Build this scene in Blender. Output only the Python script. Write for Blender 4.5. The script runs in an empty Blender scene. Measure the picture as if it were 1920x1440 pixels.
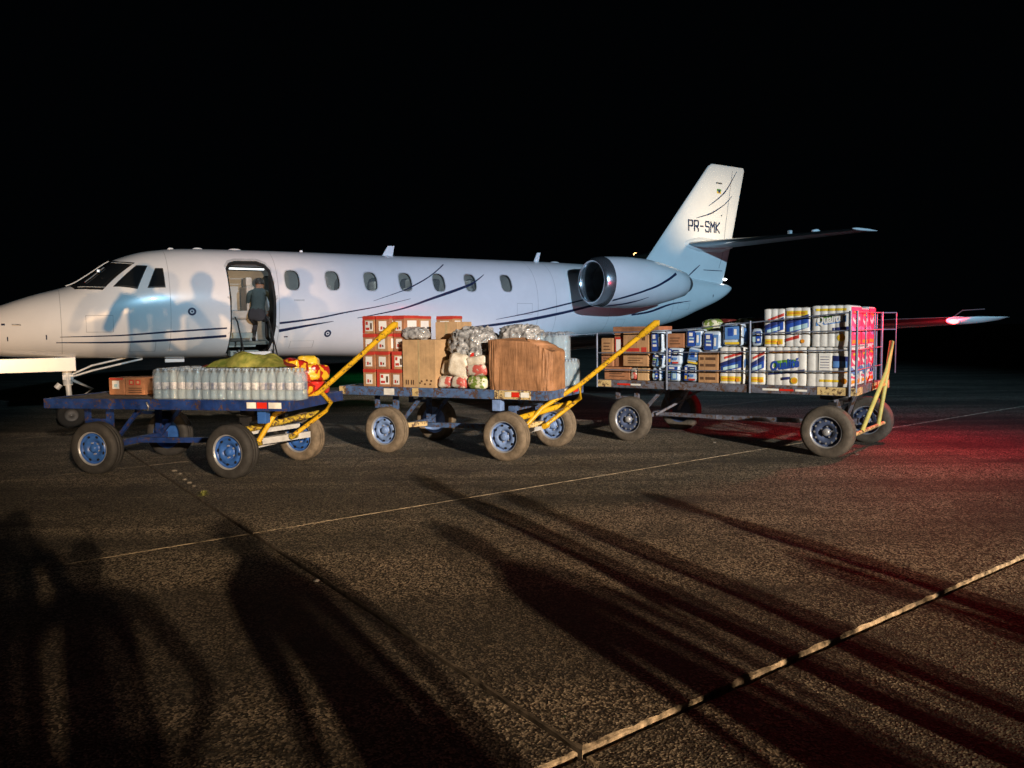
import bpy, bmesh, math, random
from mathutils import Vector, Matrix, noise
R = math.radians
C = bpy.context.scene.collection
scene = bpy.context.scene
rnd = random.Random(7)

# ------------------------------------------------------------------ camera
cam_d = bpy.data.cameras.new('camera'); cam = bpy.data.objects.new('camera', cam_d); C.objects.link(cam)
cam_d.sensor_width = 36; cam_d.lens = 27; cam_d.clip_start = .05; cam_d.clip_end = 2000
pit = math.atan(104/1440); rol = math.atan(-.012)
fw = Vector((0, math.cos(pit), -math.sin(pit))); r0 = Vector((1, 0, 0)); u0 = r0.cross(fw)
rv = math.cos(rol)*r0 + math.sin(rol)*u0; uv = -math.sin(rol)*r0 + math.cos(rol)*u0
m = Matrix((rv, uv, -fw)).transposed().to_4x4(); m.translation = (0, 0, 1.6)
cam.matrix_world = m
scene.camera = cam
# ------------------------------------------------------------------ world (night)
w = bpy.data.worlds.new('World'); scene.world = w; w.use_nodes = True
bg = w.node_tree.nodes['Background']; bg.inputs[0].default_value = (.35, .55, .75, 1); bg.inputs[1].default_value = .0011
scene.view_settings.view_transform = 'Standard'; scene.view_settings.look = 'None'
scene.view_settings.exposure = 0; scene.view_settings.gamma = 1
# ------------------------------------------------------------------ lights
def lamp(name, kind, loc, power, col, radius=.2, target=None, cone=None, blend=.5):
    d = bpy.data.lights.new(name, kind); d.energy = power; d.color = col; d.shadow_soft_size = radius
    if cone: d.spot_size = R(cone); d.spot_blend = blend
    o = bpy.data.objects.new(name, d); C.objects.link(o); o.location = loc
    if target is not None:
        o.rotation_euler = (Vector(target)-Vector(loc)).to_track_quat('-Z', 'Y').to_euler()
    return o
def wide(o, k): o.scale = (k, 1, 1); return o
# mast floodlights and an added cabin fill behind the camera on the right: narrow flat beams over the apron and along the jet
wide(lamp('apron_floodlight_warm', 'SPOT', (25.5, -42, 12.6), 175000, (1.0, .68, .40), .30, (.0, 8.8, .1), 6.8, 1), 1.9)
wide(lamp('apron_floodlight_warm', 'SPOT', (26.7, -41.2, 12.4), 50000, (1.0, .70, .44), .30, (.4, 8.8, .1), 6.8, 1), 1.9)
wide(lamp('apron_floodlight_cool', 'SPOT', (25.3, -42.2, 12.7), 112000, (.38, .74, 1.0), .34, (3.6, 17, 2.6), 11.5, 1), 2.5)
wide(lamp('cabin_side_fill', 'SPOT', (25.5, -42, 12.9), 36000, (1.0, .45, .50), .16, (-2.2, 17.0, 2.9), 6.5, 1), 1.6)  # added fill lamp that warms the cabin side and tints the nose shadows
wide(lamp('headlight', 'SPOT', (8.0, -18.0, .8), 25000, (1.0, .60, .30), .05, (-7.0, 12.5, 2.5), 8.5, .7), 1.9)
wide(lamp('headlight', 'SPOT', (8.6, -17.75, .8), 10000, (1.0, .64, .34), .05, (-6.6, 12.7, 2.5), 8.5, .7), 1.9)

# ------------------------------------------------------------------ materials
def new_mat(name):
    m = bpy.data.materials.new(name); m.use_nodes = True; nt = m.node_tree
    return m, nt, nt.nodes['Principled BSDF']
def mat(name, col, rough=.5, metal=0, var=.18, scale=6, bump=0, bscale=60, coat=0, spec=.5, alpha=1, col2=None, detail=6, wear=0, stretch=None, sharp=0):
    m, nt, b = new_mat(name)
    tc = nt.nodes.new('ShaderNodeTexCoord'); n = nt.nodes.new('ShaderNodeTexNoise')
    n.inputs['Scale'].default_value = scale; n.inputs['Detail'].default_value = detail; n.inputs['Roughness'].default_value = .65
    nt.links.new(tc.outputs['Object'], n.inputs['Vector'])
    mx = nt.nodes.new('ShaderNodeMix'); mx.data_type = 'RGBA'
    rmp = nt.nodes.new('ShaderNodeMapRange'); rmp.inputs[1].default_value = .35 if not sharp else sharp-.02; rmp.inputs[2].default_value = .65 if not sharp else sharp+.02
    nt.links.new(n.outputs[0], rmp.inputs[0]); nt.links.new(rmp.outputs[0], mx.inputs[0])
    a = tuple(max(0, c*(1-var)) for c in col)+(1,)
    bb = (tuple(col2) if col2 else tuple(min(1, c*(1+var)) for c in col))+(1,)
    mx.inputs[6].default_value = a; mx.inputs[7].default_value = bb
    colour = mx.outputs[2]
    if wear:      # chipped paint: rust and primer showing through in ragged spots
        wn = nt.nodes.new('ShaderNodeTexNoise'); wn.inputs['Scale'].default_value = 22; wn.inputs['Detail'].default_value = 8; wn.inputs['Roughness'].default_value = .75
        nt.links.new(tc.outputs['Object'], wn.inputs['Vector'])
        wr = nt.nodes.new('ShaderNodeMapRange'); wr.inputs[1].default_value = .62-wear*.12; wr.inputs[2].default_value = .65-wear*.12
        nt.links.new(wn.outputs[0], wr.inputs[0]); wm = nt.nodes.new('ShaderNodeMix'); wm.data_type = 'RGBA'
        nt.links.new(wr.outputs[0], wm.inputs[0]); nt.links.new(colour, wm.inputs[6]); wm.inputs[7].default_value = (.09, .05, .03, 1); colour = wm.outputs[2]
    nt.links.new(colour, b.inputs['Base Color'])
    b.inputs['Roughness'].default_value = rough; b.inputs['Metallic'].default_value = metal
    b.inputs['Specular IOR Level'].default_value = spec; b.inputs['Coat Weight'].default_value = coat; b.inputs['Alpha'].default_value = alpha
    if bump:
        n2 = nt.nodes.new('ShaderNodeTexNoise'); n2.inputs['Scale'].default_value = bscale; n2.inputs['Detail'].default_value = 4
        src_ = tc.outputs['Object']
        if stretch:
            mp = nt.nodes.new('ShaderNodeMapping'); mp.inputs['Scale'].default_value = stretch; nt.links.new(src_, mp.inputs[0]); src_ = mp.outputs[0]
        nt.links.new(src_, n2.inputs['Vector'])
        bu = nt.nodes.new('ShaderNodeBump'); bu.inputs['Strength'].default_value = bump; bu.inputs['Distance'].default_value = .01
        nt.links.new(n2.outputs[0], bu.inputs['Height']); nt.links.new(bu.outputs[0], b.inputs['Normal'])
    return m
def emis(name, col, st):
    m, nt, b = new_mat(name); b.inputs['Emission Color'].default_value = (*col, 1); b.inputs['Emission Strength'].default_value = st
    b.inputs['Base Color'].default_value = (*col, 1)
    return m
def clear(name, tint, opa, rough=.12, col=(.8, .85, .88), bump=0, bscale=30):
    """thin clear plastic: transparent mixed with a glossy, slightly milky surface"""
    m, nt, b = new_mat(name); out = nt.nodes['Material Output']
    t = nt.nodes.new('ShaderNodeBsdfTransparent'); t.inputs[0].default_value = (*tint, 1)
    mx = nt.nodes.new('ShaderNodeMixShader'); mx.inputs[0].default_value = opa
    b.inputs['Base Color'].default_value = (*col, 1); b.inputs['Roughness'].default_value = rough; b.inputs['Specular IOR Level'].default_value = 1
    nt.links.new(t.outputs[0], mx.inputs[1]); nt.links.new(b.outputs[0], mx.inputs[2]); nt.links.new(mx.outputs[0], out.inputs[0])
    if bump:
        tc = nt.nodes.new('ShaderNodeTexCoord'); n2 = nt.nodes.new('ShaderNodeTexNoise'); n2.inputs['Scale'].default_value = bscale; n2.inputs['Detail'].default_value = 3
        nt.links.new(tc.outputs['Object'], n2.inputs['Vector'])
        bu = nt.nodes.new('ShaderNodeBump'); bu.inputs['Strength'].default_value = bump; bu.inputs['Distance'].default_value = .02
        nt.links.new(n2.outputs[0], bu.inputs['Height']); nt.links.new(bu.outputs[0], b.inputs['Normal'])
    return m
def apron_mat():
    m, nt, b = new_mat('aggregate_concrete')
    L = nt.links.new; N = nt.nodes.new
    tc = N('ShaderNodeTexCoord')
    def nz(s, d=5, r=.6):
        n = N('ShaderNodeTexNoise'); n.inputs['Scale'].default_value = s; n.inputs['Detail'].default_value = d; n.inputs['Roughness'].default_value = r
        L(tc.outputs['Object'], n.inputs['Vector']); return n.outputs[0]
    def rng(x, a, bb, c=0, d=1):
        n = N('ShaderNodeMapRange'); n.inputs[1].default_value = a; n.inputs[2].default_value = bb; n.inputs[3].default_value = c; n.inputs[4].default_value = d; L(x, n.inputs[0]); return n.outputs[0]
    def mix(f, a, bb, mode='MIX'):
        n = N('ShaderNodeMix'); n.data_type = 'RGBA'; n.blend_type = mode
        if isinstance(f, (int, float)): n.inputs[0].default_value = f
        else: L(f, n.inputs[0])
        for i, x in ((6, a), (7, bb)):
            if isinstance(x, tuple): n.inputs[i].default_value = (*x, 1)
            else: L(x, n.inputs[i])
        return n.outputs[2]
    big = rng(nz(.35, 4), .4, .62)
    base = mix(big, (.33, .265, .19), (.23, .23, .215))
    mid = rng(nz(2.2, 5, .7), .35, .7)
    base = mix(mid, base, (.15, .125, .10))
    v = N('ShaderNodeTexVoronoi'); v.inputs['Scale'].default_value = 95; L(tc.outputs['Object'], v.inputs['Vector'])
    stone = rng(v.outputs['Color'], .42, .86)
    base = mix(stone, mix(.90, base, (.012, .010, .008)), mix(.75, base, (1, .88, .68)))  # pale stones in dark binder, sparkle of grazing light put into their colour
    fine = rng(nz(150, 2), .35, .65)
    base = mix(fine, mix(.6, base, (.02, .02, .017)), base)
    # worn traffic bands along the slabs, with streaks of shadow put into the colour
    mp = N('ShaderNodeMapping'); mp.inputs['Rotation'].default_value = (0, 0, R(-36)); mp.inputs['Scale'].default_value = (.10, 1.1, 1); L(tc.outputs['Object'], mp.inputs[0])
    bn = N('ShaderNodeTexNoise'); bn.inputs['Scale'].default_value = 1.0; bn.inputs['Detail'].default_value = 5; bn.inputs['Roughness'].default_value = .65; L(mp.outputs[0], bn.inputs['Vector'])
    base = mix(rng(bn.outputs[0], .44, .60, .62, 0), base, (.028, .028, .026))
    pt = N('ShaderNodeTexNoise'); pt.inputs['Scale'].default_value = .55; pt.inputs['Detail'].default_value = 7; pt.inputs['Roughness'].default_value = .7; L(tc.outputs['Object'], pt.inputs['Vector'])
    base = mix(rng(pt.outputs[0], .36, .50, .60, 0), base, (.03, .032, .03))
    st = rng(nz(1.1, 3, .5), .56, .72)
    base = mix(st, base, mix(.5, base, (.03, .03, .03)))
    # hairline cracks and old dark stains
    wv = N('ShaderNodeTexVoronoi'); wv.feature = 'DISTANCE_TO_EDGE'; wv.inputs['Scale'].default_value = .55
    ad = N('ShaderNodeMix'); ad.data_type = 'RGBA'; ad.blend_type = 'ADD'; ad.inputs[0].default_value = .25; dn = N('ShaderNodeTexNoise'); dn.inputs['Scale'].default_value = 3; dn.inputs['Detail'].default_value = 6
    L(tc.outputs['Object'], dn.inputs['Vector']); L(tc.outputs['Object'], ad.inputs[6]); L(dn.outputs['Color'], ad.inputs[7]); L(ad.outputs[2], wv.inputs['Vector'])
    cr = rng(wv.outputs['Distance'], .002, .008, .55, 0); base = mix(cr, base, (.03, .026, .02))
    oil = rng(nz(.8, 2, .4), .66, .74, 0, .6); base = mix(oil, base, (.05, .045, .04))
    L(base, b.inputs['Base Color']); b.inputs['Roughness'].default_value = .8; b.inputs['Specular IOR Level'].default_value = .35
    bu = N('ShaderNodeBump'); bu.inputs['Strength'].default_value = .9; bu.inputs['Distance'].default_value = .006
    L(v.outputs['Distance'], bu.inputs['Height'])
    bu2 = N('ShaderNodeBump'); bu2.inputs['Strength'].default_value = .4; bu2.inputs['Distance'].default_value = .015
    L(nz(14, 5, .7), bu2.inputs['Height']); L(bu.outputs[0], bu2.inputs['Normal']); L(bu2.outputs[0], b.inputs['Normal'])
    return m
M = dict(
 apron=apron_mat(), edge2=mat('dark_joint_edge', (.10, .085, .07), .9, var=.6, scale=14), edge3=mat('chipped_edge', (.26, .22, .16), .9, var=.8, scale=9), edge=mat('worn_concrete_edge', (.36, .30, .22), .85, var=.85, scale=18, bump=1, bscale=40), filler=mat('joint_filler', (.03, .027, .022), .9, var=.5, scale=20, bump=.5),
 grass=mat('dry_grass', (.34, .25, .13), .9, var=.6, scale=.6, bump=1, bscale=8), line=mat('faded_line', (.35, .34, .3), .8, var=.4, scale=4),
 paint=mat('white_aircraft_paint', (.80, .81, .82), .24, var=.03, scale=2, coat=.4, bump=.10, bscale=2.2), liner=mat('cabin_liner', (.36, .38, .37), .6, var=.05),
 rim=mat('window_rim', (.045, .045, .05), .5), navy=mat('navy_stripe', (.014, .022, .065), .35), alu=mat('polished_lip', (.58, .61, .65), .2, .92, var=.05), duct=mat('duct_liner', (.13, .15, .15), .5), seam=mat('panel_gap', (.38, .39, .40), .5), leadm=mat('leading_edge_metal', (.30, .31, .33), .28, 1, var=.05), metal=mat('grey_metal', (.35, .36, .37), .4, .8), 
 dark=mat('dark_metal', (.03, .03, .032), .5, .3), black=mat('black_rubber', (.008, .008, .008), .8), glass=mat('cockpit_glass', (.012, .014, .016), .06, spec=.9, var=.02), seal=mat('black_seal', (.012, .012, .012), .5),
 seat=mat('cream_leather', (.36, .34, .30), .5, bump=.2, bscale=20), carpet=mat('cabin_carpet', (.09, .12, .12), .9), teal=mat('teal_panel', (.18, .24, .24), .6), lightgrey=mat('light_grey_paint', (.55, .57, .58), .4), beige=mat('beige_panel', (.40, .34, .27), .6),
 strutw=mat('gear_white', (.6, .62, .62), .35),
 blue=mat('cart_blue', (.013, .04, .17), .45, wear=.5, var=.35, scale=9, bump=.15, bscale=30), blue2=mat('cart_blue_faded', (.07, .13, .27), .55, wear=.8, var=.35, scale=9, bump=.15), grey3=mat('cart_grey_blue', (.12, .13, .17), .5, wear=.8, var=.35, scale=9, bump=.15),
 yellow=mat('yellow_paint', (.72, .42, .015), .4, wear=.5, var=.12, scale=12, bump=.12), yolive=mat('worn_yellow', (.55, .40, .04), .5, wear=1, var=.35, scale=10, bump=.2), cream=mat('cream_paint', (.62, .47, .22), .5, wear=.8, var=.2), deckw=mat('deck_plywood', (.16, .14, .12), .8, var=.4, scale=14),
 tyre=mat('dusty_tyre', (.17, .135, .095), .85, var=.35, scale=10, bump=.3, bscale=50), tyred=mat('black_tyre', (.032, .032, .032), .75, var=.3, scale=10, bump=.3), tyreg=mat('grey_tyre', (.095, .082, .066), .8, var=.3, scale=10, bump=.3),
 rimblue=mat('blue_rim', (.035, .12, .40), .35, var=.2), rimpale=mat('pale_blue_rim', (.19, .30, .56), .4, var=.25, scale=12), rimnavy=mat('dark_blue_rim', (.07, .10, .19), .4, var=.3), rimgrey=mat('silver_rim', (.42, .44, .47), .35, .4),
 refl_red=mat('red_reflector', (.65, .03, .015), .25), refl_white=mat('white_reflector', (.75, .75, .7), .3), white=mat('white_print', (.78, .78, .74), .5, var=.05), red=mat('red_print', (.50, .045, .03), .5, var=.12), blueprint=mat('blue_print', (.02, .07, .36), .4), 
 navyprint=mat('dark_blue_print', (.02, .03, .14), .4), midblue=mat('sky_blue_print', (.10, .24, .55), .4), greenprint=mat('green_print', (.10, .28, .04), .45), yprint=mat('yellow_print', (.72, .50, .03), .45), orange=mat('orange_print', (.72, .28, .02), .45), brownprint=mat('brown_print', (.10, .05, .025), .6), cyan=mat('pale_cyan_print', (.40, .60, .66), .4),
 card=mat('kraft_cardboard', (.42, .235, .11), .8, var=.2, scale=5, bump=.35, bscale=40, stretch=(1, 1, .06)), card2=mat('pale_cardboard', (.50, .32, .16), .8, var=.2, scale=5, bump=.35, bscale=40, stretch=(1, 1, .06)), card3=mat('orange_brown_cardboard', (.36, .16, .075), .8, var=.25, scale=5, bump=.3), pink=mat('red_lit_pink_print', (.72, .07, .18), .4, var=.15), tape=mat('packing_tape', (.45, .34, .18), .25),
 kraft=mat('wrinkled_kraft', (.34, .165, .075), .7, var=.28, scale=6, bump=1, bscale=34, stretch=(1, 1, .12)), pack=mat('glossy_white_film', (.70, .70, .67), .22, var=.10, scale=10, bump=.35, bscale=16), packb=mat('blue_white_film', (.45, .55, .66), .22, var=.2, scale=8, bump=.35, bscale=16),
 green=mat('green_sack', (.14, .19, .03), .6, var=.3, scale=7, bump=.8, bscale=14, col2=(.34, .33, .08)), darkred=mat('dark_red_sack', (.16, .02, .015), .6, bump=.6), redpack=mat('red_yellow_film', (.45, .015, .012), .3, sharp=.54, var=.2, scale=11, bump=.6, bscale=20, col2=(.72, .42, .02), detail=1), redfilm=mat('red_film', (.55, .03, .02), .3, var=.2, bump=.7, bscale=18),
 yellowfilm=mat('yellow_film', (.72, .48, .03), .3, var=.2, bump=.7, bscale=18), ricepack=mat('flour_bag', (.62, .52, .38), .4, var=.2, scale=9, bump=.7, bscale=18, col2=(.74, .68, .56)), ricered=mat('flour_bag_print', (.66, .6, .5), .4, sharp=.53, var=.1, scale=8, bump=.7, bscale=18, col2=(.50, .10, .08)), ricegreen=mat('green_white_bag', (.22, .32, .06), .4, sharp=.52, var=.2, scale=10, bump=.6, bscale=18, col2=(.70, .68, .5)),
 film=clear('stretch_film', (.95, .97, 1), .38, .18, (.55, .58, .62), .9, 22), bottle=clear('bottle_plastic', (.78, .9, .97), .33, .06, (.52, .68, .78), .35, 30), wrap=clear('shrink_wrap', (1, 1, 1), .15, .07, (.75, .8, .84), 1, 22),
 greyfilm=mat('grey_crumpled_film', (.22, .22, .225), .15, var=.4, scale=18, bump=.9, bscale=34, col2=(.52, .52, .50), spec=1), cap=mat('bottle_cap', (.2, .3, .42), .4), sticker=mat('bottle_label', (.05, .11, .32), .4, var=.5, scale=12, col2=(.65, .68, .7)),
 skin=mat('skin', (.30, .17, .11), .55), hair=mat('black_hair', (.01, .009, .008), .6), shirt=mat('dark_teal_shirt', (.03, .055, .06), .8, bump=.5, bscale=10), trousers=mat('dark_trousers', (.02, .022, .028), .85), shoe=mat('black_shoe', (.015, .015, .015), .5), pale=mat('pale_shirt', (.4, .4, .4), .8),
 led=emis('led_strip', (.85, .95, 1), 2), navred=emis('red_lens', (1, .05, .05), 18), navgreen=emis('green_lens', (.02, 1, .3), 60), navwhite=emis('white_lens', (1, .98, .95), 18), lampw=emis('warm_lamp', (1, .48, .17), 7),
 weed=mat('weed_leaves', (.16, .18, .05), .6), stone=mat('pebbles', (.13, .12, .10), .8), winglass=clear('cabin_window_pane', (.8, .85, .85), .25, .08, (.3, .34, .34)),
)
# ------------------------------------------------------------------ mesh helpers
class MB:
    def __init__(s): s.v = []; s.f = []; s.m = []; s.sm = []
    def add(s, vs, fs, mi=0, smooth=False):
        o = len(s.v); s.v += [tuple(v) for v in vs]
        for f in fs: s.f.append(tuple(o+i for i in f)); s.m.append(mi); s.sm.append(smooth)
    def box(s, x0, x1, y0, y1, z0, z1, mi=0):
        s.add([(x0,y0,z0),(x1,y0,z0),(x1,y1,z0),(x0,y1,z0),(x0,y0,z1),(x1,y0,z1),(x1,y1,z1),(x0,y1,z1)],
              [(0,3,2,1),(4,5,6,7),(0,1,5,4),(1,2,6,5),(2,3,7,6),(3,0,4,7)], mi)
    def beam(s, p, q, wx, wz, mi=0):
        """rectangular bar between two points"""
        p = Vector(p); q = Vector(q); d = (q-p).normalized(); up = Vector((0,0,1)) if abs(d.z) < .95 else Vector((1,0,0))
        a = d.cross(up).normalized()*wx/2; b = a.cross(d).normalized()*wz/2
        s.add([p-a-b,p+a-b,p+a+b,p-a+b,q-a-b,q+a-b,q+a+b,q-a+b],[(0,3,2,1),(4,5,6,7),(0,1,5,4),(1,2,6,5),(2,3,7,6),(3,0,4,7)], mi)
    def tube(s, pts, r, n=10, mi=0, cap=True):
        pts = [Vector(p) for p in pts]; rs = r if isinstance(r, (list, tuple)) else [r]*len(pts); rings = []
        for i, p in enumerate(pts):
            d = (pts[min(i+1, len(pts)-1)]-pts[max(i-1, 0)]).normalized(); up = Vector((0,0,1)) if abs(d.z) < .9 else Vector((1,0,0))
            a = d.cross(up).normalized(); b = a.cross(d)
            rings.append([p+(a*math.cos(2*math.pi*k/n)+b*math.sin(2*math.pi*k/n))*rs[i] for k in range(n)])
        vs = [v for r_ in rings for v in r_]; fs = [(i*n+k, i*n+(k+1)%n, (i+1)*n+(k+1)%n, (i+1)*n+k) for i in range(len(pts)-1) for k in range(n)]
        s.add(vs, fs, mi, True)
        if cap: s.add(rings[0], [tuple(range(n))], mi); s.add(rings[-1], [tuple(reversed(range(n)))], mi)
    def lathe(s, prof, o=(0,0,0), ax='z', n=24, mi=0, smooth=True):
        """prof: (radius, height) along the axis"""
        vs = []
        for r, h in prof:
            for k in range(n):
                c, q = math.cos(2*math.pi*k/n)*r, math.sin(2*math.pi*k/n)*r
                p = {'z': (c, q, h), 'x': (h, c, q), 'y': (c, h, q)}[ax]
                vs.append((p[0]+o[0], p[1]+o[1], p[2]+o[2]))
        fs = [(i*n+k, i*n+(k+1)%n, (i+1)*n+(k+1)%n, (i+1)*n+k) for i in range(len(prof)-1) for k in range(n)]
        s.add(vs, fs, mi, smooth)
    def disc(s, c, r, ax='y', n=20, mi=0, ry=None):
        ry = ry or r; vs = []
        for k in range(n):
            a, b = math.cos(2*math.pi*k/n)*r, math.sin(2*math.pi*k/n)*ry
            vs.append({'y': (c[0]+a, c[1], c[2]+b), 'x': (c[0], c[1]+a, c[2]+b), 'z': (c[0]+a, c[1]+b, c[2])}[ax])
        s.add(vs, [tuple(range(n))], mi)
    def grid(s, fn, nu, nv, mi=0, smooth=True, wrapu=False):
        vs = [fn(i/(nu if wrapu else nu-1), j/(nv-1)) for i in range(nu) for j in range(nv)]
        s.add(vs, [(i*nv+j, ((i+1)%nu)*nv+j, ((i+1)%nu)*nv+j+1, i*nv+j+1) for i in range(nu if wrapu else nu-1) for j in range(nv-1)], mi, smooth)
    def mesh(s, name, mats, bevel=0, fix=True):
        me = bpy.data.meshes.new(name); me.from_pydata(s.v, [], s.f)
        for mm in mats: me.materials.append(mm)
        me.polygons.foreach_set('material_index', s.m); me.polygons.foreach_set('use_smooth', s.sm)
        bm = bmesh.new(); bm.from_mesh(me)
        if fix: bmesh.ops.recalc_face_normals(bm, faces=bm.faces)
        if bevel: bmesh.ops.bevel(bm, geom=list(bm.edges), offset=bevel, segments=2, profile=.6, affect='EDGES', clamp_overlap=True)
        bm.to_mesh(me); bm.free(); return me
    def build(s, name, mats, parent=None, bevel=0, fix=True):
        if not isinstance(mats, (list, tuple)): mats = [mats]
        o = bpy.data.objects.new(name, s.mesh(name, mats, bevel, fix)); C.objects.link(o)
        if parent: o.parent = parent
        return o
def mesh_obj(name, me, parent=None):
    o = bpy.data.objects.new(name, me); C.objects.link(o)
    if parent: o.parent = parent
    return o
def tag(o, label, cat, group=None):
    o['label'] = label; o['category'] = cat
    if group: o['group'] = group
    return o
def thing(name, label, cat, mw, group=None):
    o = bpy.data.objects.new(name, None); C.objects.link(o); o.empty_display_size = .2
    o.matrix_world = mw; return tag(o, label, cat, group)
def structure(o): o['kind'] = 'structure'; return o
def frame(x, y, deg): return Matrix.Translation((x, y, 0)) @ Matrix.Rotation(R(deg), 4, 'Z')
def at(F, u, v, z, rz=0, rx=0, ry=0): return F @ Matrix.Translation((u, v, z)) @ Matrix.Rotation(R(rz), 4, 'Z') @ Matrix.Rotation(R(ry), 4, 'Y') @ Matrix.Rotation(R(rx), 4, 'X')
def text_mesh(s, size, shear=0, extrude=.0015, bold=0, sx=1):
    cu = bpy.data.curves.new('lettering', 'FONT'); cu.body = s; cu.size = size; cu.shear = shear; cu.extrude = extrude; cu.offset = bold; cu.resolution_u = 3
    o = bpy.data.objects.new('tmp', cu); C.objects.link(o); bpy.context.view_layer.update()
    me = bpy.data.meshes.new_from_object(o.evaluated_get(bpy.context.evaluated_depsgraph_get()))
    bpy.data.objects.remove(o); bpy.data.curves.remove(cu); me.name = 'lettering'
    me.transform(Matrix.Scale(sx, 4, (1, 0, 0)) @ Matrix.Rotation(R(90), 4, 'X')); return me

# ------------------------------------------------------------------ ground
AX = Vector((.809, .588, 0)); NX = Vector((-.588, .809, 0))
def apron():
    b = MB(); rr = random.Random(3)
    n0, dn, a0, da = 2.10, 3.93, 1.83, 7.8
    for kn in range(-4, 22):
        for ka in range(-9, 10):
            na, nb = n0+dn*kn, n0+dn*(kn+1); aa, ab = a0+da*ka, a0+da*(ka+1)
            cx = AX*(aa+ab)/2+NX*(na+nb)/2
            if cx.length > 75: continue
            near = cx.length < 17
            step = .07 if near else 2.0
            z = .012 if kn >= 0 else 0.0
            z += rr.uniform(-.003, .003); g = .011
            per = []
            def side(p, q):
                n = max(1, int((q-p).length/step))
                return [p+(q-p)*i/n for i in range(n)]
            c = [Vector((aa+g, na+g)), Vector((ab-g, na+g)), Vector((ab-g, nb-g)), Vector((aa+g, nb-g))]
            for i in range(4): per += side(c[i], c[(i+1)%4])
            mid = Vector(((aa+ab)/2, (na+nb)/2)); r_in, r_ed, r_lo = [], [], []; lips = []; g = .011 if kn in (0, -1) else .008
            for p in per:
                # chip depth varies along the joint
                h = noise.noise(Vector((p.x*2.3, p.y*2.3, 1.0)))*.9+.5 if near else .5
                k = noise.noise(Vector((p.x*14, p.y*14, 4.0))) if near else 0
                inn = (.003+.013*h*h+.018*k) if kn in (0, -1) else (.004+.010*h*h+.004*k)
                dx = 1 if p.x < aa+.05 else (-1 if p.x > ab-.05 else 0); dy = 1 if p.y < na+.05 else (-1 if p.y > nb-.05 else 0)
                lip = (kn in (0, 1) and dy == 1) or (kn == -1 and dy == -1)
                if not lip or kn == 1: inn = min(inn, .008)
                lips.append(lip); q = p+Vector((dx, dy))*max(inn, .004)
                W = lambda t, zz: AX*t.x+NX*t.y+Vector((0, 0, zz))
                r_in.append(W(q, z+k*.002)); r_ed.append(W(p+Vector((dx, dy))*.004*k, z-.006-.006*abs(k))); r_lo.append(W(p, -.06))
            n = len(per)
            b.add(r_in, [tuple(range(n))], 0)
            for i in range(n):
                k_ = (i+1) % n; mi = (3 if kn == 1 else 1) if lips[i] else 2
                b.add([r_in[i], r_in[k_], r_ed[k_], r_ed[i]], [(0, 1, 2, 3)], mi); b.add([r_ed[i], r_ed[k_], r_lo[k_], r_lo[i]], [(0, 1, 2, 3)], mi)
    return b
structure(apron().build('apron', [M['apron'], M['edge'], M['edge2'], M['edge3']], fix=False))
g = MB(); g.add([(-900,-900,-.045),(900,-900,-.045),(900,900,-.045),(-900,900,-.045)], [(0,1,2,3)]); structure(g.build('ground', M['filler'], fix=False))
g = MB(); 
for (x0,x1,y0,y1) in ((-600,600,72,700),(-600,-58,-60,72),(62,600,-60,72)):
    g.add([(x0,y0,.02),(x1,y0,.02),(x1,y1,.02),(x0,y1,.02)], [(0,1,2,3)])
structure(g.build('grass_field', M['grass'], fix=False))
g = MB(); g.add([(9,46,.022),(60,43,.022),(60,43.4,.022),(9,46.4,.022)], [(0,1,2,3)]); structure(g.build('apron_line', M['line'], fix=False))

# weed and litter in the joint
wd = MB(); rr = random.Random(5)
for i in range(38):
    a = rr.uniform(0, 6.28); l = rr.uniform(.03, .08); q = Vector((math.cos(a), math.sin(a), 0)); h = rr.uniform(.02, .07)
    s0 = q.cross(Vector((0, 0, 1)))*.006
    wd.add([s0, -s0, q*l*.6-s0*.8+Vector((0, 0, h)), q*l*.6+s0*.8+Vector((0, 0, h)), q*l+Vector((0, 0, h*.7))], [(0, 1, 2, 3), (3, 2, 4)])
o = wd.build('weed', M['weed'], fix=False); o.location = (-3.02, 7.38, 0); tag(o, 'small pale green weed growing in the slab joint in front of the leftmost cart', 'weed')
for i, (x, y, sc) in enumerate([(-1.26, 4.78, .022), (-3.9, 8.75, .035), (-3.75, 8.55, .03), (-3.55, 8.2, .03), (-3.42, 8.02, .035), (-3.3, 7.85, .025), (4.2, 9.3, .03), (2.75, 10.4, .03), (3.35, 9.95, .025)]):
    p = MB(); p.grid(lambda u, v: tuple(Vector((math.cos(6.283*u)*math.sin(3.1416*v), math.sin(6.283*u)*math.sin(3.1416*v), .5*math.cos(3.1416*v)))*sc*(1+.35*noise.noise(Vector((u*3+i, v*3, 0))))), 10, 7)
    o = p.build('pebble', M['white'] if i == 0 else M['stone']); o.location = (x, y, .014)
    PL = ['white scrap lying alone in the dark shadow on the foreground slab', 'pebble in the slab joint, nearest to the leftmost cart wheel', 'pebble in the slab joint, second of the row from the cart wheel', 'middle pebble of the row lying in the slab joint', 'pebble in the slab joint, second of the row from the weed', 'pebble in the slab joint, closest to the green weed', 'small pebble at the front wheel of the cage cart', 'pale pebble on the concrete under the middle of the cage cart', 'pebble between the cage cart front wheel and the slab joint']
    tag(o, PL[i], 'pebble', None if i == 0 else ('pebbles in the slab joint' if i < 6 else 'pebbles by the cage cart'))

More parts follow.
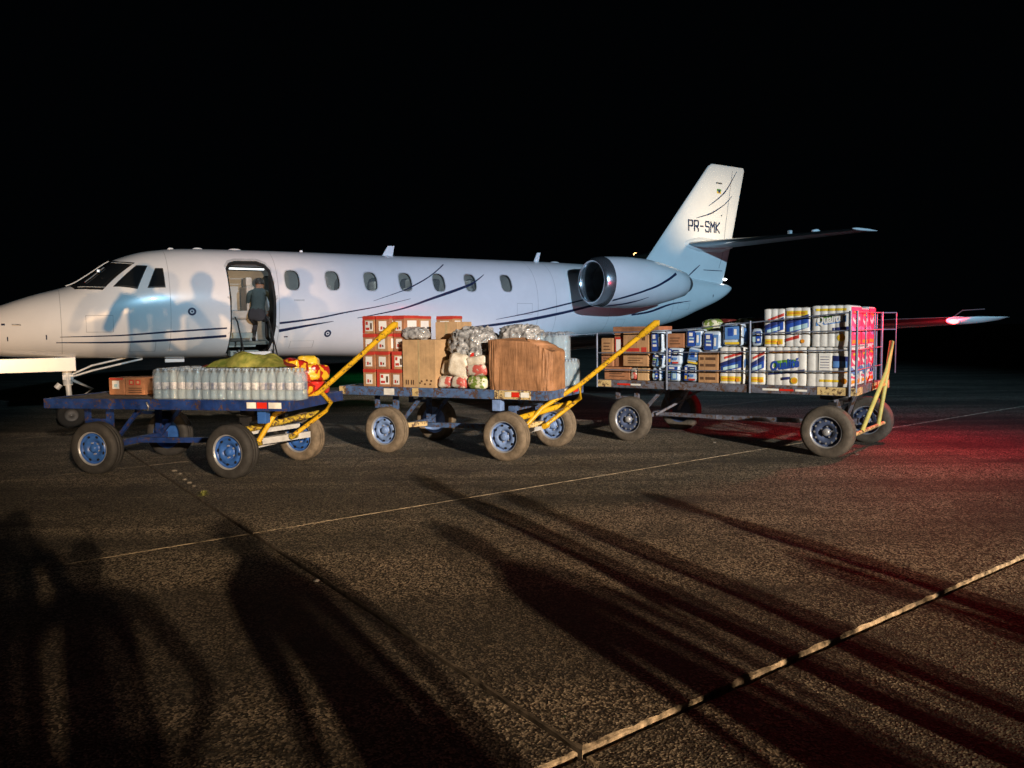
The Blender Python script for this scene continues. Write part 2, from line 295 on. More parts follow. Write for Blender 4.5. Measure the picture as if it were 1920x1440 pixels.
# ------------------------------------------------------------------ aircraft  (local x = aft from the nose, y = away from the camera side, z = up)
ST = [(0,1.55,1.63,.03),(.12,1.41,1.76,.19),(.4,1.31,1.92,.36),(.78,1.24,2.08,.50),(1.23,1.21,2.25,.64),(1.8,1.18,2.43,.78),(2.03,1.175,2.58,.82),(2.36,1.165,2.82,.87),(2.57,1.16,2.92,.90),(2.87,1.15,3.02,.93),(3.22,1.14,3.08,.955),(3.49,1.135,3.11,.965),(4.14,1.12,3.13,.98),(6,1.09,3.15,.985),(7.2,1.05,3.15,.985),(10.4,1.05,3.16,.985),(11.3,1.16,3.16,.98),(12.4,1.33,3.15,.93),(13.66,1.42,3.12,.80),(14.6,1.52,3.06,.68),(15.73,1.74,2.96,.52),(16.5,1.99,2.89,.38),(17.33,2.27,2.80,.24),(17.75,2.47,2.76,.14),(17.95,2.6,2.70,.04)]
NE = 2.15
def sec(s):
    s = min(max(s, 0), 17.95)
    for i in range(len(ST)-1):
        if s <= ST[i+1][0]: break
    p1, p2 = ST[i], ST[i+1]; p0 = ST[max(i-1, 0)]; p3 = ST[min(i+2, len(ST)-1)]
    h = p2[0]-p1[0]; u = (s-p1[0])/h; o = []
    for k in (1, 2, 3):
        m1 = (p2[k]-p0[k])/(p2[0]-p0[0]) if i > 0 else (p2[k]-p1[k])/h
        m2 = (p3[k]-p1[k])/(p3[0]-p1[0]) if i+2 < len(ST) else (p2[k]-p1[k])/h
        if abs(p2[k]-p1[k])/h < 1e-6: m1 = m2 = 0
        u2 = u*u; u3 = u2*u
        o.append((2*u3-3*u2+1)*p1[k]+(u3-2*u2+u)*h*m1+(-2*u3+3*u2)*p2[k]+(u3-u2)*h*m2)
    return o
def hw(s, z):
    b, t, w_ = sec(s); c = (b+t)/2; h = (t-b)/2; q = min(abs((z-c)/h), 1)
    return w_*(1-q**NE)**(1/NE)
def fpt(s, deg, off=0, side=-1):
    """fuselage point at station s, angle deg above the side; side -1 = camera side"""
    b, t, w_ = sec(s); c = (b+t)/2; h = (t-b)/2+off; a = R(deg); cs, sn = math.cos(a), math.sin(a)
    return (s, side*(w_+off)*math.copysign(abs(cs)**(2/NE), cs), c+h*math.copysign(abs(sn)**(2/NE), sn))
def szpt(s, z, off=0, side=-1):
    b, t, w_ = sec(s); c = (b+t)/2; h = (t-b)/2; q = max(-1, min(1, (z-c)/h)); deg = math.degrees(math.asin(math.copysign(abs(q)**(NE/2), q)))
    return fpt(s, deg, off, side)
JT = Matrix.Translation((-9.04, 12.26, 0)) @ Matrix.Rotation(R(32), 4, 'Z')
jet = thing('business_jet', 'white twin engine business jet with open cabin door and dark swoosh stripes behind the carts', 'aircraft', JT)

fb = MB()
SS = sorted(set([0, .03, .07, .12, .2, .3, .4]+[.4+i*.13 for i in range(1, 136) if .4+i*.13 < 17.9]+[17.9, 17.95])); NP = 72
vs = []; 
for s_ in SS:
    for k in range(NP): vs.append(fpt(s_, 360*k/NP))
fs = [(i*NP+k, i*NP+(k+1)%NP, (i+1)*NP+(k+1)%NP, (i+1)*NP+k) for i in range(len(SS)-1) for k in range(NP)]
fb.add(vs, fs, 0, True); fb.add([fpt(0, 360*k/NP) for k in range(NP)], [tuple(reversed(range(NP)))], 0, True); fb.add([fpt(17.95, 360*k/NP) for k in range(NP)], [tuple(range(NP))], 0, True)
bm = bmesh.new()
bm.from_mesh(fb.mesh('t', [M['paint'], M['liner'], M['rim']])); bmesh.ops.remove_doubles(bm, verts=bm.verts, dist=1e-5); bmesh.ops.recalc_face_normals(bm, faces=bm.faces)
me_out = bpy.data.meshes.new('o'); bm.to_mesh(me_out); bm.free()
ib = MB(); S2 = [3.95+i*.16 for i in range(43)]
vs = [fpt(s_, 360*k/NP, -.07) for s_ in S2 for k in range(NP)]
ib.add(vs, [(i*NP+k, (i+1)*NP+k, (i+1)*NP+(k+1)%NP, i*NP+(k+1)%NP) for i in range(len(S2)-1) for k in range(NP)], 1, True)
ib.add([fpt(S2[0], 360*k/NP, -.07) for k in range(NP)], [tuple(range(NP))], 1); ib.add([fpt(S2[-1], 360*k/NP, -.07) for k in range(NP)], [tuple(reversed(range(NP)))], 1)
bm = bmesh.new(); bm.from_mesh(ib.mesh('t2', [M['paint'], M['liner'], M['rim']], fix=False)); bmesh.ops.remove_doubles(bm, verts=bm.verts, dist=1e-5)
bmesh.ops.recalc_face_normals(bm, faces=bm.faces); bmesh.ops.reverse_faces(bm, faces=bm.faces)
bm.from_mesh(me_out)
me_f = bpy.data.meshes.new('fuselage'); bm.to_mesh(me_f); bm.free()
for mm in (M['paint'], M['liner'], M['rim']): me_f.materials.append(mm)
def outline(cx, cz, w_, h_, e, lean=0, n=36):
    o = []
    for k in range(n):
        a = 2*math.pi*k/n; c_, s_ = math.cos(a), math.sin(a)
        x = math.copysign(abs(c_)**(2/e), c_)*w_/2; z = math.copysign(abs(s_)**(2/e), s_)*h_/2
        o.append((cx+x+lean*z, cz+z))
    return o
WIN = [(5.32,2.54),(6.09,2.55),(6.86,2.55),(7.6,2.555),(8.35,2.56),(9.09,2.57),(9.98,2.58)]
DOOR = [(4.17,2.74),(4.24,2.84),(4.36,2.88),(4.74,2.89),(4.88,2.83),(4.95,2.72),(4.98,2.5),(5.0,2.2),(5.0,1.7),(4.98,1.42),(4.94,1.24),(4.86,1.17),(4.25,1.17),(4.19,1.22),(4.2,1.6),(4.19,2.2)]
cb = MB()
def prism(b, pts, y0, y1, mi=2):
    n = len(pts); b.add([(x, y0, z) for x, z in pts]+[(x, y1, z) for x, z in pts], [tuple(range(n)), tuple(reversed(range(n, 2*n)))]+[(i, n+i, n+(i+1)%n, (i+1)%n) for i in range(n)], mi)
for x, z in WIN:
    o_ = outline(x, z, .27, .37, 3.0); prism(cb, o_, -1.4, -.55); prism(cb, o_, .55, 1.4)
prism(cb, DOOR, -1.5, -.30)
cut = cb.build('cutter', [M['paint'], M['liner'], M['rim']])
fus = mesh_obj('fuselage', me_f)
md = fus.modifiers.new('b', 'BOOLEAN'); md.operation = 'DIFFERENCE'; md.solver = 'EXACT'; md.object = cut
bpy.context.view_layer.update()
me2 = bpy.data.meshes.new_from_object(fus.evaluated_get(bpy.context.evaluated_depsgraph_get()))
fus.modifiers.clear(); fus.data = me2; me2.name = 'fuselage'; bpy.data.objects.remove(cut); fus.parent = jet
me2.set_sharp_from_angle(angle=R(35))

def ribbon(b, pts, wfun, off=.004, mi=0, side=-1, n=14, lift=szpt):
    """painted line on the hull; pts in (s, z)"""
    P = []
    for i in range(len(pts)-1):
        a, c = pts[i], pts[i+1]; p0 = pts[max(i-1, 0)]; p3 = pts[min(i+2, len(pts)-1)]
        for k in range(n):
            t = k/n; t2, t3 = t*t, t*t*t
            P.append(tuple(.5*((2*a[j])+(-p0[j]+c[j])*t+(2*p0[j]-5*a[j]+4*c[j]-p3[j])*t2+(-p0[j]+3*a[j]-3*c[j]+p3[j])*t3) for j in (0, 1)))
    P.append(pts[-1]); vs = []
    for i, p in enumerate(P):
        q0, q1 = P[max(i-1, 0)], P[min(i+1, len(P)-1)]; d = Vector((q1[0]-q0[0], q1[1]-q0[1])).normalized(); nn = Vector((-d.y, d.x))*wfun(i/(len(P)-1))*.64
        vs += [lift(p[0]+nn.x, p[1]+nn.y, off, side), lift(p[0]-nn.x, p[1]-nn.y, off, side)]
    b.add(vs, [(2*i, 2*i+1, 2*i+3, 2*i+2) for i in range(len(P)-1)], mi)
tp = lambda w0, w1, w2: (lambda t: w0+(w1-w0)*2*t if t < .5 else w1+(w2-w1)*(2*t-1))
lines = [([(1.58,1.55),(2.45,1.565),(3.26,1.62),(4.14,1.67)], tp(.008,.022,.022)), ([(1.52,1.46),(2.45,1.45),(3.27,1.48),(4.14,1.53)], tp(.01,.03,.034)),
 ([(5.06,1.75),(5.71,1.83),(6.33,1.95),(7.01,2.07),(7.67,2.22)], tp(.03,.02,.006)), ([(5.06,1.61),(5.57,1.7),(6.08,1.78)], tp(.045,.03,.006)),
 ([(6.88,2.17),(7.52,2.38),(7.76,2.48),(8.16,2.68),(8.61,2.96)], tp(.006,.02,.014)), ([(6.55,1.84),(7.44,2.01),(8.15,2.23),(8.99,2.5),(9.23,2.61),(9.48,2.76)], tp(.008,.045,.008)),
 ([(8.9,1.60),(9.31,1.65),(10.3,1.76),(11.37,1.93),(12.3,2.11),(12.99,2.22)], tp(.03,.05,.03)), ([(9.68,1.8),(10.63,1.96),(11.93,2.22),(12.6,2.36)], tp(.006,.028,.02)),
 ([(13.68,1.9),(14.32,1.98),(15.09,2.17),(15.93,2.27)], tp(.03,.045,.006))]
for side in (-1, 1):
    for pts, wf in lines:
        b = MB(); ribbon(b, pts, wf, side=side); b.build('painted_stripe', M['navy'], jet, fix=False)
# round decals and small marks
for x, z in ((3.56, 1.96), (5.99, 1.55)):
    b = MB(); vs = []
    for rr_ in (.035, .068):
        for k in range(24): a = 6.2832*k/24; vs.append(szpt(x+rr_*math.cos(a), z+rr_*math.sin(a), .004))
    b.add(vs, [(k, (k+1)%24, 24+(k+1)%24, 24+k) for k in range(24)]); b.add([szpt(x+.018*math.cos(6.2832*k/12), z+.018*math.sin(6.2832*k/12), .004) for k in range(12)], [tuple(range(12))])
    b.build('round_port', M['navy'], jet, fix=False)
for x, z, a, c in ((1.39,1.55,.018,.075),(.86,1.53,.016,.07),(.81,1.76,.05,.03),(5.2,1.50,.07,.02),(5.42,2.17,.2,.03),(16.95,2.42,.03,.07)):
    b = MB(); b.add([szpt(x-a/2, z-c/2, .004), szpt(x+a/2, z-c/2, .004), szpt(x+a/2, z+c/2, .004), szpt(x-a/2, z+c/2, .004)], [(0, 1, 2, 3)])
    b.build('placard', M['lightgrey'] if a > .1 else M['navy'], jet, fix=False)
# panel seams
for s_ in (.52, 1.6, 3.22, 5.05, 10.75, 11.25, 12.9, 15.2):
    b = MB(); vs = []
    for k in range(-60, 121, 4): vs += [fpt(s_, k, .0025), fpt(s_+.008, k, .0025)]
    b.add(vs, [(2*i, 2*i+1, 2*i+3, 2*i+2) for i in range(len(vs)//2-1)]); b.build('panel_seam', M['seam'], jet, fix=False)
for (x0, x1, z0, z1) in ((1.95,2.35,1.62,1.9),(2.6,3.0,1.28,1.45),(5.3,5.75,1.28,1.42),(8.7,9.1,1.3,1.5),(10.2,10.6,1.9,2.15),(13.2,13.5,1.62,1.8),(15.4,15.9,2.05,2.2)):
    b = MB(); cs = [(x0,z0),(x1,z0),(x1,z1),(x0,z1)]; P4 = []
    for i in range(4):
        p, q = cs[i], cs[(i+1)%4]
        for k in range(6): t = k/6; P4.append((p[0]+(q[0]-p[0])*t, p[1]+(q[1]-p[1])*t))
    cxm, czm = (x0+x1)/2, (z0+z1)/2; vs = []
    for x, z in P4: vs += [szpt(x, z, .0028), szpt(x+(cxm-x)*.035, z+(czm-z)*.06, .0028)]
    n = len(P4); b.add(vs, [(2*i, 2*i+1, (2*i+3) % (2*n), (2*i+2) % (2*n)) for i in range(n)]); b.build('hatch_outline', M['seam'], jet, fix=False)
# cabin windows: rim and recessed pane
for side in (-1, 1):
    for x, z in WIN:
        b = MB(); vs = []
        oa, ob = outline(x, z, .27, .37, 3.0), outline(x, z, .305, .405, 3.0)
        for (p, q) in zip(oa, ob): vs += [szpt(p[0], p[1], .004, side), szpt(q[0], q[1], .003, side)]
        n = len(oa); b.add(vs, [(2*i, 2*i+1, (2*i+3) % (2*n), (2*i+2) % (2*n)) for i in range(n)])
        wf_ = b.build('cabin_window', M['lightgrey'], jet, fix=False)
        b = MB(); oc = outline(x, z, .30, .40, 3.0); b.add([szpt(p[0], p[1], -.06, side) for p in oc], [tuple(range(len(oc)))]); b.build('pane', M['winglass'], wf_, fix=False)
# cockpit glazing
def quad_patch(A, B, Cc, D, off, side, n=14):
    """A,B,Cc,D corners as (s, deg)"""
    def f(u, v):
        s_ = (A[0]*(1-u)+B[0]*u)*(1-v)+(D[0]*(1-u)+Cc[0]*u)*v; d_ = (A[1]*(1-u)+B[1]*u)*(1-v)+(D[1]*(1-u)+Cc[1]*u)*v
        return fpt(s_, d_, off, side)
    b = MB(); b.grid(f, n, n); return b
def inset(q, k):
    cx = sum(p[0] for p in q)/4; cy = sum(p[1] for p in q)/4
    return [(p[0]+(cx-p[0])*k, p[1]+(cy-p[1])*k) for p in q]
WSB = [(1.71, 88.5), (1.83, 54), (1.91, 47.5), (2.05, 36.5), (2.22, 26.7)]; WST = [(2.39, 88.5), (2.45, 72), (2.52, 63), (2.62, 57), (2.74, 51)]
def shield(k, off, side):
    def pl_(L, u):
        t = u*4; i = min(3, int(t)); t -= i; return [L[i][j]+(L[i+1][j]-L[i][j])*t for j in (0, 1)]
    def f(u, v):
        u = k+(1-2*k)*u if k else u; v = k+(1-2*k)*v if k else v
        a, c_ = pl_(WSB, u), pl_(WST, u); return fpt(a[0]+(c_[0]-a[0])*v, a[1]+(c_[1]-a[1])*v, off, side)
    b = MB(); b.grid(f, 29, 16); return b
W2 = [(2.37, 25), (2.73, 15.5), (2.92, 42), (2.75, 46)]; W3 = [(2.88, 15), (3.16, 14), (3.15, 36.5), (3.03, 37.5)]
for side in (-1, 1):
    for nm, q, k in (('side_window', W2, .14), ('side_window', W3, .14)):
        o_ = quad_patch(*q, .006, side).build(nm, M['seal'], jet)
        quad_patch(*inset(q, k), .010, side).build('pane', M['glass'], o_)
    o_ = shield(0, .006, side).build('windshield', M['seal'], jet); shield(.09, .011, side).build('pane', M['glass'], o_)
    b = MB()
    for v_ in (.075, .925):
        b.tube([(lambda a, c_: fpt(a[0]+(c_[0]-a[0])*v_, a[1]+(c_[1]-a[1])*v_, .012, side))(WSB[i], WST[i]) for i in range(1, 5)], .006, 6)
    b.build('windshield_bead', M['lightgrey'], o_)
b = MB(); b.tube([fpt(1.72+.67*i/8, 89.9, .012) for i in range(9)], .014, 6); b.build('windshield_post', M['lightgrey'], jet)
b = MB(); b.tube([fpt(1.98+.3*i/6, 55+8*i/6, .03) for i in range(7)], .012, 6); b.box(2.16, 2.2, -.62, -.56, 2.62, 2.66); b.build('wiper', M['metal'], jet)

# door opening trim, stairs and interior
b = MB(); vs = []; n = len(DOOR); cx_, cz_ = 4.6, 2.0
for (x, z) in DOOR:
    dx, dz = x-cx_, z-cz_; k = .035/max(.2, math.hypot(dx, dz))
    vs += [szpt(x, z, .005), szpt(x+dx*k*1.2, z+dz*k*1.2, .004)]
b.add(vs, [(2*i, 2*i+1, (2*i+3) % (2*n), (2*i+2) % (2*n)) for i in range(n)]); dfr = b.build('door_frame', M['lightgrey'], jet, fix=False)
b = MB(); ins = [(x+(4.6-x)*.09, z+(2.0-z)*.05) for x, z in DOOR]
b.add([szpt(x, z, -.02) for x, z in DOOR]+[szpt(x, z, -.03) for x, z in ins], [(i, (i+1) % n, n+(i+1) % n, n+i) for i in range(n)]); b.build('door_seal', M['black'], dfr, fix=False)
st = MB()
st.box(4.27, 4.88, -1.0, -.55, 1.17, 1.24); sill = st.build('door_sill', M['metal'], jet)
def stairs():
    b = MB(); p0 = Vector((0, -.92, 1.20)); p1 = Vector((0, -1.75, .28))
    for x in (4.30, 4.86): b.add([(x, -.90, 1.16), (x, -1.02, 1.28), (x, -1.86, .34), (x, -1.74, .22), (x+.03, -.90, 1.16), (x+.03, -1.02, 1.28), (x+.03, -1.86, .34), (x+.03, -1.74, .22)], [(0,1,2,3),(4,7,6,5),(0,4,5,1),(1,5,6,2),(2,6,7,3),(3,7,4,0)])
    a = b.build('airstair', M['lightgrey'], jet)
    for i in range(4):
        t = (i+.5)/4; p = p0.lerp(p1, t); s_ = MB(); s_.box(4.335, 4.855, p.y-.13, p.y+.11, p.z-.015, p.z+.012); s_.build('step', M['teal'], a, .004)
    for x in (4.31, 4.87):
        h = MB(); h.tube([(x, -1.62, .42), (x, -1.55, 1.02), (x, -.95, 1.78), (x, -.78, 1.86)], .014, 8); h.tube([(x, -1.15, 1.0), (x, -1.18, 1.47)], .011, 8); h.build('handrail', M['dark'], a)
stairs()
b = MB(); b.box(4.0, 10.6, -.57, .57, 1.36, 1.42); b.build('cabin_floor', M['carpet'], jet)
for i, (y0, z0) in enumerate(((-.72, 1.26), (-.52, 1.42), (-.30, 1.58))):
    b = MB(); b.box(4.22, 4.72, y0, y0+.24, z0-.10, z0); b.build('inner_step', M['teal'], jet, .008)
b = MB(); bp = [fpt(4.05, 360*k/40, -.075) for k in range(40)]; prism(b, [(p[1], p[2]) for p in bp], 4.05, 4.09, 0); b.v = [(y, x, z) for x, y, z in b.v]; b.build('cockpit_bulkhead', M['beige'], jet)
b = MB(); b.box(5.05, 5.10, -.60, -.30, 1.42, 2.9); b.build('galley_bulkhead', M['dark'], jet)
b = MB(); b.box(4.12, 4.55, .66, .78, 1.45, 2.7); b.build('wardrobe', M['beige'], jet, .01)
b = MB(); b.box(4.2, 4.9, -.60, -.57, 2.735, 2.76); b.build('light_strip', M['led'], jet)
b = MB(); b.box(4.30, 4.86, -.68, -.60, 2.79, 2.86); b.build('door_header', M['dark'], jet, .01)
def seat(x, y, z=1.42, k=1):
    b = MB()
    def rb(x0, x1, y0, y1, z0, z1): b.box(x+k*x0, x+k*x1, y+y0, y+y1, z+z0, z+z1)
    rb(-.25, .27, -.26, .26, .14, .42); rb(.17, .33, -.25, .25, .40, 1.05); rb(-.2, .2, -.32, -.25, .42, .58); rb(-.2, .2, .25, .32, .42, .58); rb(.19, .31, -.15, .15, 1.04, 1.22)
    return b.build('cabin_seat', M['seat'], jet, .05)
seat(4.52, .18, 1.42, 1)
for i, x in enumerate((6.3, 7.25, 8.15, 9.0, 9.7)):
    for y in (-.5, .5): seat(x, y, 1.42, 1 if i % 2 else -1)
il = lamp('cabin_light', 'AREA', (0, 0, 0), 1.8, (.86, .95, 1), .1); il.data.shape = 'RECTANGLE'; il.data.size = .8; il.data.size_y = .5; il.parent = jet; il.location = (4.6, -.15, 2.98)
il = lamp('cabin_light', 'AREA', (0, 0, 0), 26, (.86, .95, 1), .1); il.data.shape = 'RECTANGLE'; il.data.size = 4.6; il.data.size_y = .4; il.parent = jet; il.location = (7.8, 0, 2.98)

# fin, stabilisers, wings
def foil(n=14):
    """closed airfoil in (chord 0..1, half thickness)"""
    up = [(.5*(1-math.cos(math.pi*i/n))) for i in range(n+1)]
    th = lambda x: 5*(.2969*math.sqrt(x)-.126*x-.3516*x*x+.2843*x**3-.1015*x**4)*.5*2
    return [(x, th(x)) for x in up]+[(x, -th(x)) for x in reversed(up[1:-1])]
FO = foil()
def surf(b, secs, vertical=False, mi=0, lead=None):
    """secs: (le_x, te_x, span, z, thickness)"""
    rings = []
    for le, te, sp, z, th in secs:
        rings.append([(le+(te-le)*x, (t_*th) if vertical else sp, z if vertical else z+t_*th) for x, t_ in FO])
    n = len(FO); ed = lambda k: lead is not None and max(FO[k][0], FO[(k+1) % n][0]) < .12
    for flag in (False, True):
        b.add([p for r_ in rings for p in r_], [(i*n+k, i*n+(k+1) % n, (i+1)*n+(k+1) % n, (i+1)*n+k) for i in range(len(rings)-1) for k in range(n) if ed(k) == flag], lead if flag else mi, True)
    b.add(rings[0], [tuple(range(n))], mi); b.add(rings[-1], [tuple(reversed(range(n)))], mi)
leF = lambda z: 14.78+(z-3.32)*.858; teF = lambda z: 17.95+(z-3.83)*.242 if z > 3.83 else 17.64+(z-2.81)*.304
b = MB(); zz = [2.6, 3.0, 3.3, 3.8, 4.4, 5.0, 5.6, 5.95, 6.02]
surf(b, [(leF(z)+(0 if z < 6 else .06), teF(z)-(0 if z < 6 else .05), 0, z, .30-.055*(z-2.6) if z < 6 else .05) for z in zz], True); fin = b.build('tail_fin', M['paint'], jet)
fin.data.set_sharp_from_angle(angle=R(40))
def finpt(s, z, off=0, side=-1):
    x = (s-leF(z))/(teF(z)-leF(z)); x = max(.01, min(.99, x)); th = 5*(.2969*math.sqrt(x)-.126*x-.3516*x*x+.2843*x**3-.1015*x**4)*(.30-.055*(z-2.6))
    return (s, side*(th+off), z)
for side in (-1, 1):
    for pts, wf in (([(16.98,4.86),(17.14,4.95),(17.5,5.18),(17.72,5.37),(17.97,5.68),(18.13,5.9)], tp(.006,.03,.01)), ([(16.5,4.50),(16.63,4.54),(17.0,4.64),(17.24,4.74),(17.66,4.97),(17.95,5.21)], tp(.006,.03,.01)), ([(16.19,2.94),(16.42,3.1),(16.66,3.26)], tp(.015,.03,.01)), ([(16.8,3.13),(17.2,3.13),(17.6,3.13)], tp(.012,.016,.012)), ([(17.45,3.2),(17.62,3.7),(17.7,4.4),(17.95,5.9)], tp(.008,.008,.008))):
        b = MB(); ribbon(b, pts, wf, side=side, lift=finpt); b.build('painted_stripe', M['navy'], fin, fix=False)
    for x0, x1, z0, z1, mm in ((17.28,17.52,5.49,5.53,M['metal']), (17.31,17.48,5.29,5.35,M['greenprint']), (17.31,17.48,5.23,5.285,M['yprint']), (17.36,17.43,5.25,5.33,M['navyprint']), (17.5,17.54,4.62,4.66,M['metal'])):
        b = MB(); o_ = .0045 if mm is not M['navyprint'] else .007; b.add([finpt(x0,z0,o_,side),finpt(x1,z0,o_,side),finpt(x1,z1,o_,side),finpt(x0,z1,o_,side)], [(0,1,2,3)]); b.build('fin_marking', mm, fin, fix=False)
# registration, block letters on both sides of the fin
GL = {'P': [[(0,0),(0,1),(.62,1),(.7,.9),(.7,.56),(.62,.46),(0,.46)]], 'R': [[(0,0),(0,1),(.62,1),(.7,.9),(.7,.58),(.62,.48),(0,.48)], [(.3,.48),(.7,.2),(.7,0)]], '-': [[(.1,.5),(.6,.5)]],
      'S': [[(.7,.82),(.62,1),(.08,1),(0,.9),(0,.62),(.08,.52),(.62,.5),(.7,.4),(.7,.1),(.62,0),(.08,0),(0,.18)]], 'M': [[(0,0),(0,1),(.35,.5),(.7,1),(.7,0)]], 'K': [[(0,0),(0,1)], [(.7,1),(.02,.48),(.7,0)]]}
for side in (-1, 1):
    b = MB(); word = 'PR-SMK'
    for i, ch in enumerate(word):
        for st_ in GL[ch]:
            for p, q in zip(st_[:-1], st_[1:]):
                def P2(p):
                    k = i+p[0]*.98
                    x = 16.22+k*.214 if side < 0 else 17.47-k*.214
                    return (x, 4.165+p[1]*.27)
                a, c = P2(p), P2(q); d = Vector((c[0]-a[0], c[1]-a[1])); L_ = d.length; d.normalize(); nn = Vector((-d.y, d.x))*.021; e = d*.018
                b.add([finpt(a[0]-e.x+nn.x, a[1]-e.y+nn.y, .005, side), finpt(a[0]-e.x-nn.x, a[1]-e.y-nn.y, .005, side), finpt(c[0]+e.x-nn.x, c[1]+e.y-nn.y, .005, side), finpt(c[0]+e.x+nn.x, c[1]+e.y+nn.y, .005, side)], [(0,1,2,3)])
    b.build('registration_lettering', M['navy'], fin, fix=False)
for side in (-1, 1):
    b = MB(); surf(b, [(16.15, 18.0, side*.05, 3.80, .17), (16.8, 18.11, side*2.1, 3.80, .11), (17.36, 18.20, side*4.1, 3.80, .07), (17.5, 18.16, side*4.2, 3.80, .02)], lead=1); o_ = b.build('stabiliser', [M['paint'], M['leadm']], jet); o_.data.set_sharp_from_angle(angle=R(40))
    b = MB(); b.tube([(17.30, side*4.22, 3.80), (17.45, side*4.22, 3.80), (17.9, side*4.22, 3.80), (18.25, side*4.22, 3.80)], [.01, .032, .03, .006], 10); b.build('tip_fairing', M['paint'], o_)
    b = MB(); b.tube([(17.25, side*3.2, 3.81), (17.22, side*3.2, 3.85), (17.4, side*3.2, 3.88), (17.6, side*3.2, 3.83)], [.01, .03, .035, .01], 8); b.build('stabiliser_fairing', M['paint'], o_)
b = MB(); b.tube([(15.95, 0, 3.80), (16.1, 0, 3.80), (16.6, 0, 3.81), (17.5, 0, 3.80), (18.0, 0, 3.80)], [.02, .14, .22, .18, .03], 16); b.build('stabiliser_bullet', M['paint'], jet)
for side in (-1, 1):
    b = MB(); surf(b, [(8.2, 12.0, side*.5, 1.16, .46), (8.6, 11.95, side*1.4, 1.22, .38), (9.6, 12.05, side*4.0, 1.37, .26), (11.2, 12.55, side*8.4, 1.59, .15), (11.62, 12.70, side*9.5, 1.635, .11)], lead=1)
    wg = b.build('wing', [M['paint'], M['leadm']], jet); wg.data.set_sharp_from_angle(angle=R(40))
    b = MB(); surf(b, [(11.64, 12.70, side*9.5, 1.63, .10), (11.75, 12.82, side*9.62, 1.645, .09), (11.95, 12.88, side*9.66, 1.67, .045), (12.2, 12.92, side*9.68, 1.68, .01)]); b.build('wing_tip', M['paint'], wg)
    b = MB(); b.grid(lambda u, v: (11.70+.10*math.cos(math.pi*v), side*9.56+.045*math.sin(math.pi*v)*math.cos(6.283*u), 1.625+.035*math.sin(math.pi*v)*math.sin(6.283*u)), 14, 9)
    b.build('navigation_light', M['navred'] if side < 0 else M['navgreen'], wg)
    b = MB(); b.tube([(12.1, side*9.3, 1.66), (12.4, side*9.3, 1.78), (12.9, side*9.35, 1.80)], .008, 6); b.build('static_wick', M['metal'], wg)
    pl_ = lamp('navigation_lamp', 'POINT', (0, 0, 0), 150 if side < 0 else 20, (1, .012, .03) if side < 0 else (.02, 1, .25), .05); pl_.parent = jet; pl_.location = (11.40, side*9.56, 1.66)
# nacelles and pylons
for side in (-1, 1):
    cy, cz = side*1.80, 2.60
    b = MB(); b.lathe([(.475,11.62),(.52,11.70),(.55,11.85),(.565,12.2),(.57,12.6),(.55,13.05),(.49,13.5),(.39,13.95),(.30,14.3),(.28,14.32),(.26,14.1),(.24,13.6)], (0, cy, cz), 'x', 48); nc = b.build('engine_nacelle', M['paint'], jet)
    b = MB(); b.lathe([(.395,11.95),(.41,11.75),(.43,11.63),(.455,11.595),(.482,11.61),(.523,11.68),(.556,11.86)], (0, cy, cz), 'x', 48); b.build('intake_lip', M['alu'], nc)
    b = MB(); b.lathe([(.396,11.94),(.39,12.3),(.38,12.55)], (0, cy, cz), 'x', 40); b.build('intake_duct', M['duct'], nc)
    b = MB(); b.lathe([(.01,12.18),(.05,12.24),(.09,12.38),(.11,12.52)], (0, cy, cz), 'x', 20)
    for k in range(24):
        a = 6.2832*k/24; c_, s_ = math.cos(a), math.sin(a); t_ = .035
        b.add([(12.42, cy+.1*c_, cz+.1*s_), (12.42, cy+.375*math.cos(a+.05), cz+.375*math.sin(a+.05)), (12.5, cy+.375*math.cos(a+.22), cz+.375*math.sin(a+.22)), (12.5, cy+.1*math.cos(a+.3), cz+.1*math.sin(a+.3))], [(0,1,2,3)])
    b.disc((12.54, cy, cz), .385, 'x', 32); b.build('fan', M['dark'], nc, fix=False)
    b = MB(); b.lathe([(.26,14.15),(.21,14.45),(.18,14.5),(.01,14.2)], (0, cy, cz), 'x', 24); b.build('exhaust', M['metal'], nc)
    for pts, wf in (([(11.9,2.18),(12.32,2.29),(12.7,2.40),(13.1,2.53),(13.76,2.81)], tp(.03,.035,.045)), ([(11.9,2.07),(12.26,2.11),(12.6,2.18),(12.87,2.26)], tp(.02,.028,.006))):
        def nl(s, z, off, sd):
            r_ = None
            pr = [(.52,11.70),(.55,11.85),(.565,12.2),(.57,12.6),(.55,13.05),(.49,13.5),(.39,13.95)]
            for (ra, xa), (rb_, xb) in zip(pr[:-1], pr[1:]):
                if xa <= s <= xb: r_ = ra+(rb_-ra)*(s-xa)/(xb-xa)
            r_ = (r_ or .5)+off; dz = max(-r_*.98, min(r_*.98, z-cz)); return (s, cy+side*math.sqrt(r_*r_-dz*dz), cz+dz)
        b = MB(); ribbon(b, pts, wf, off=.006, lift=nl); b.build('painted_stripe', M['navy'], nc, fix=False)
    b = MB(); rings = [(12.0, 14.3, side*.70, 2.62, .20), (12.1, 14.4, side*1.35, 2.62, .17)]; surf(b, [(a_, c_, s_, z_, t_) for a_, c_, s_, z_, t_ in rings]); b.build('engine_pylon', M['paint'], jet)
    b = MB(); b.grid(lambda u, v: (11.75+.9*v, side*(.985-.02*v+.01), 2.0+.98*u-.12*v*u), 6, 6)
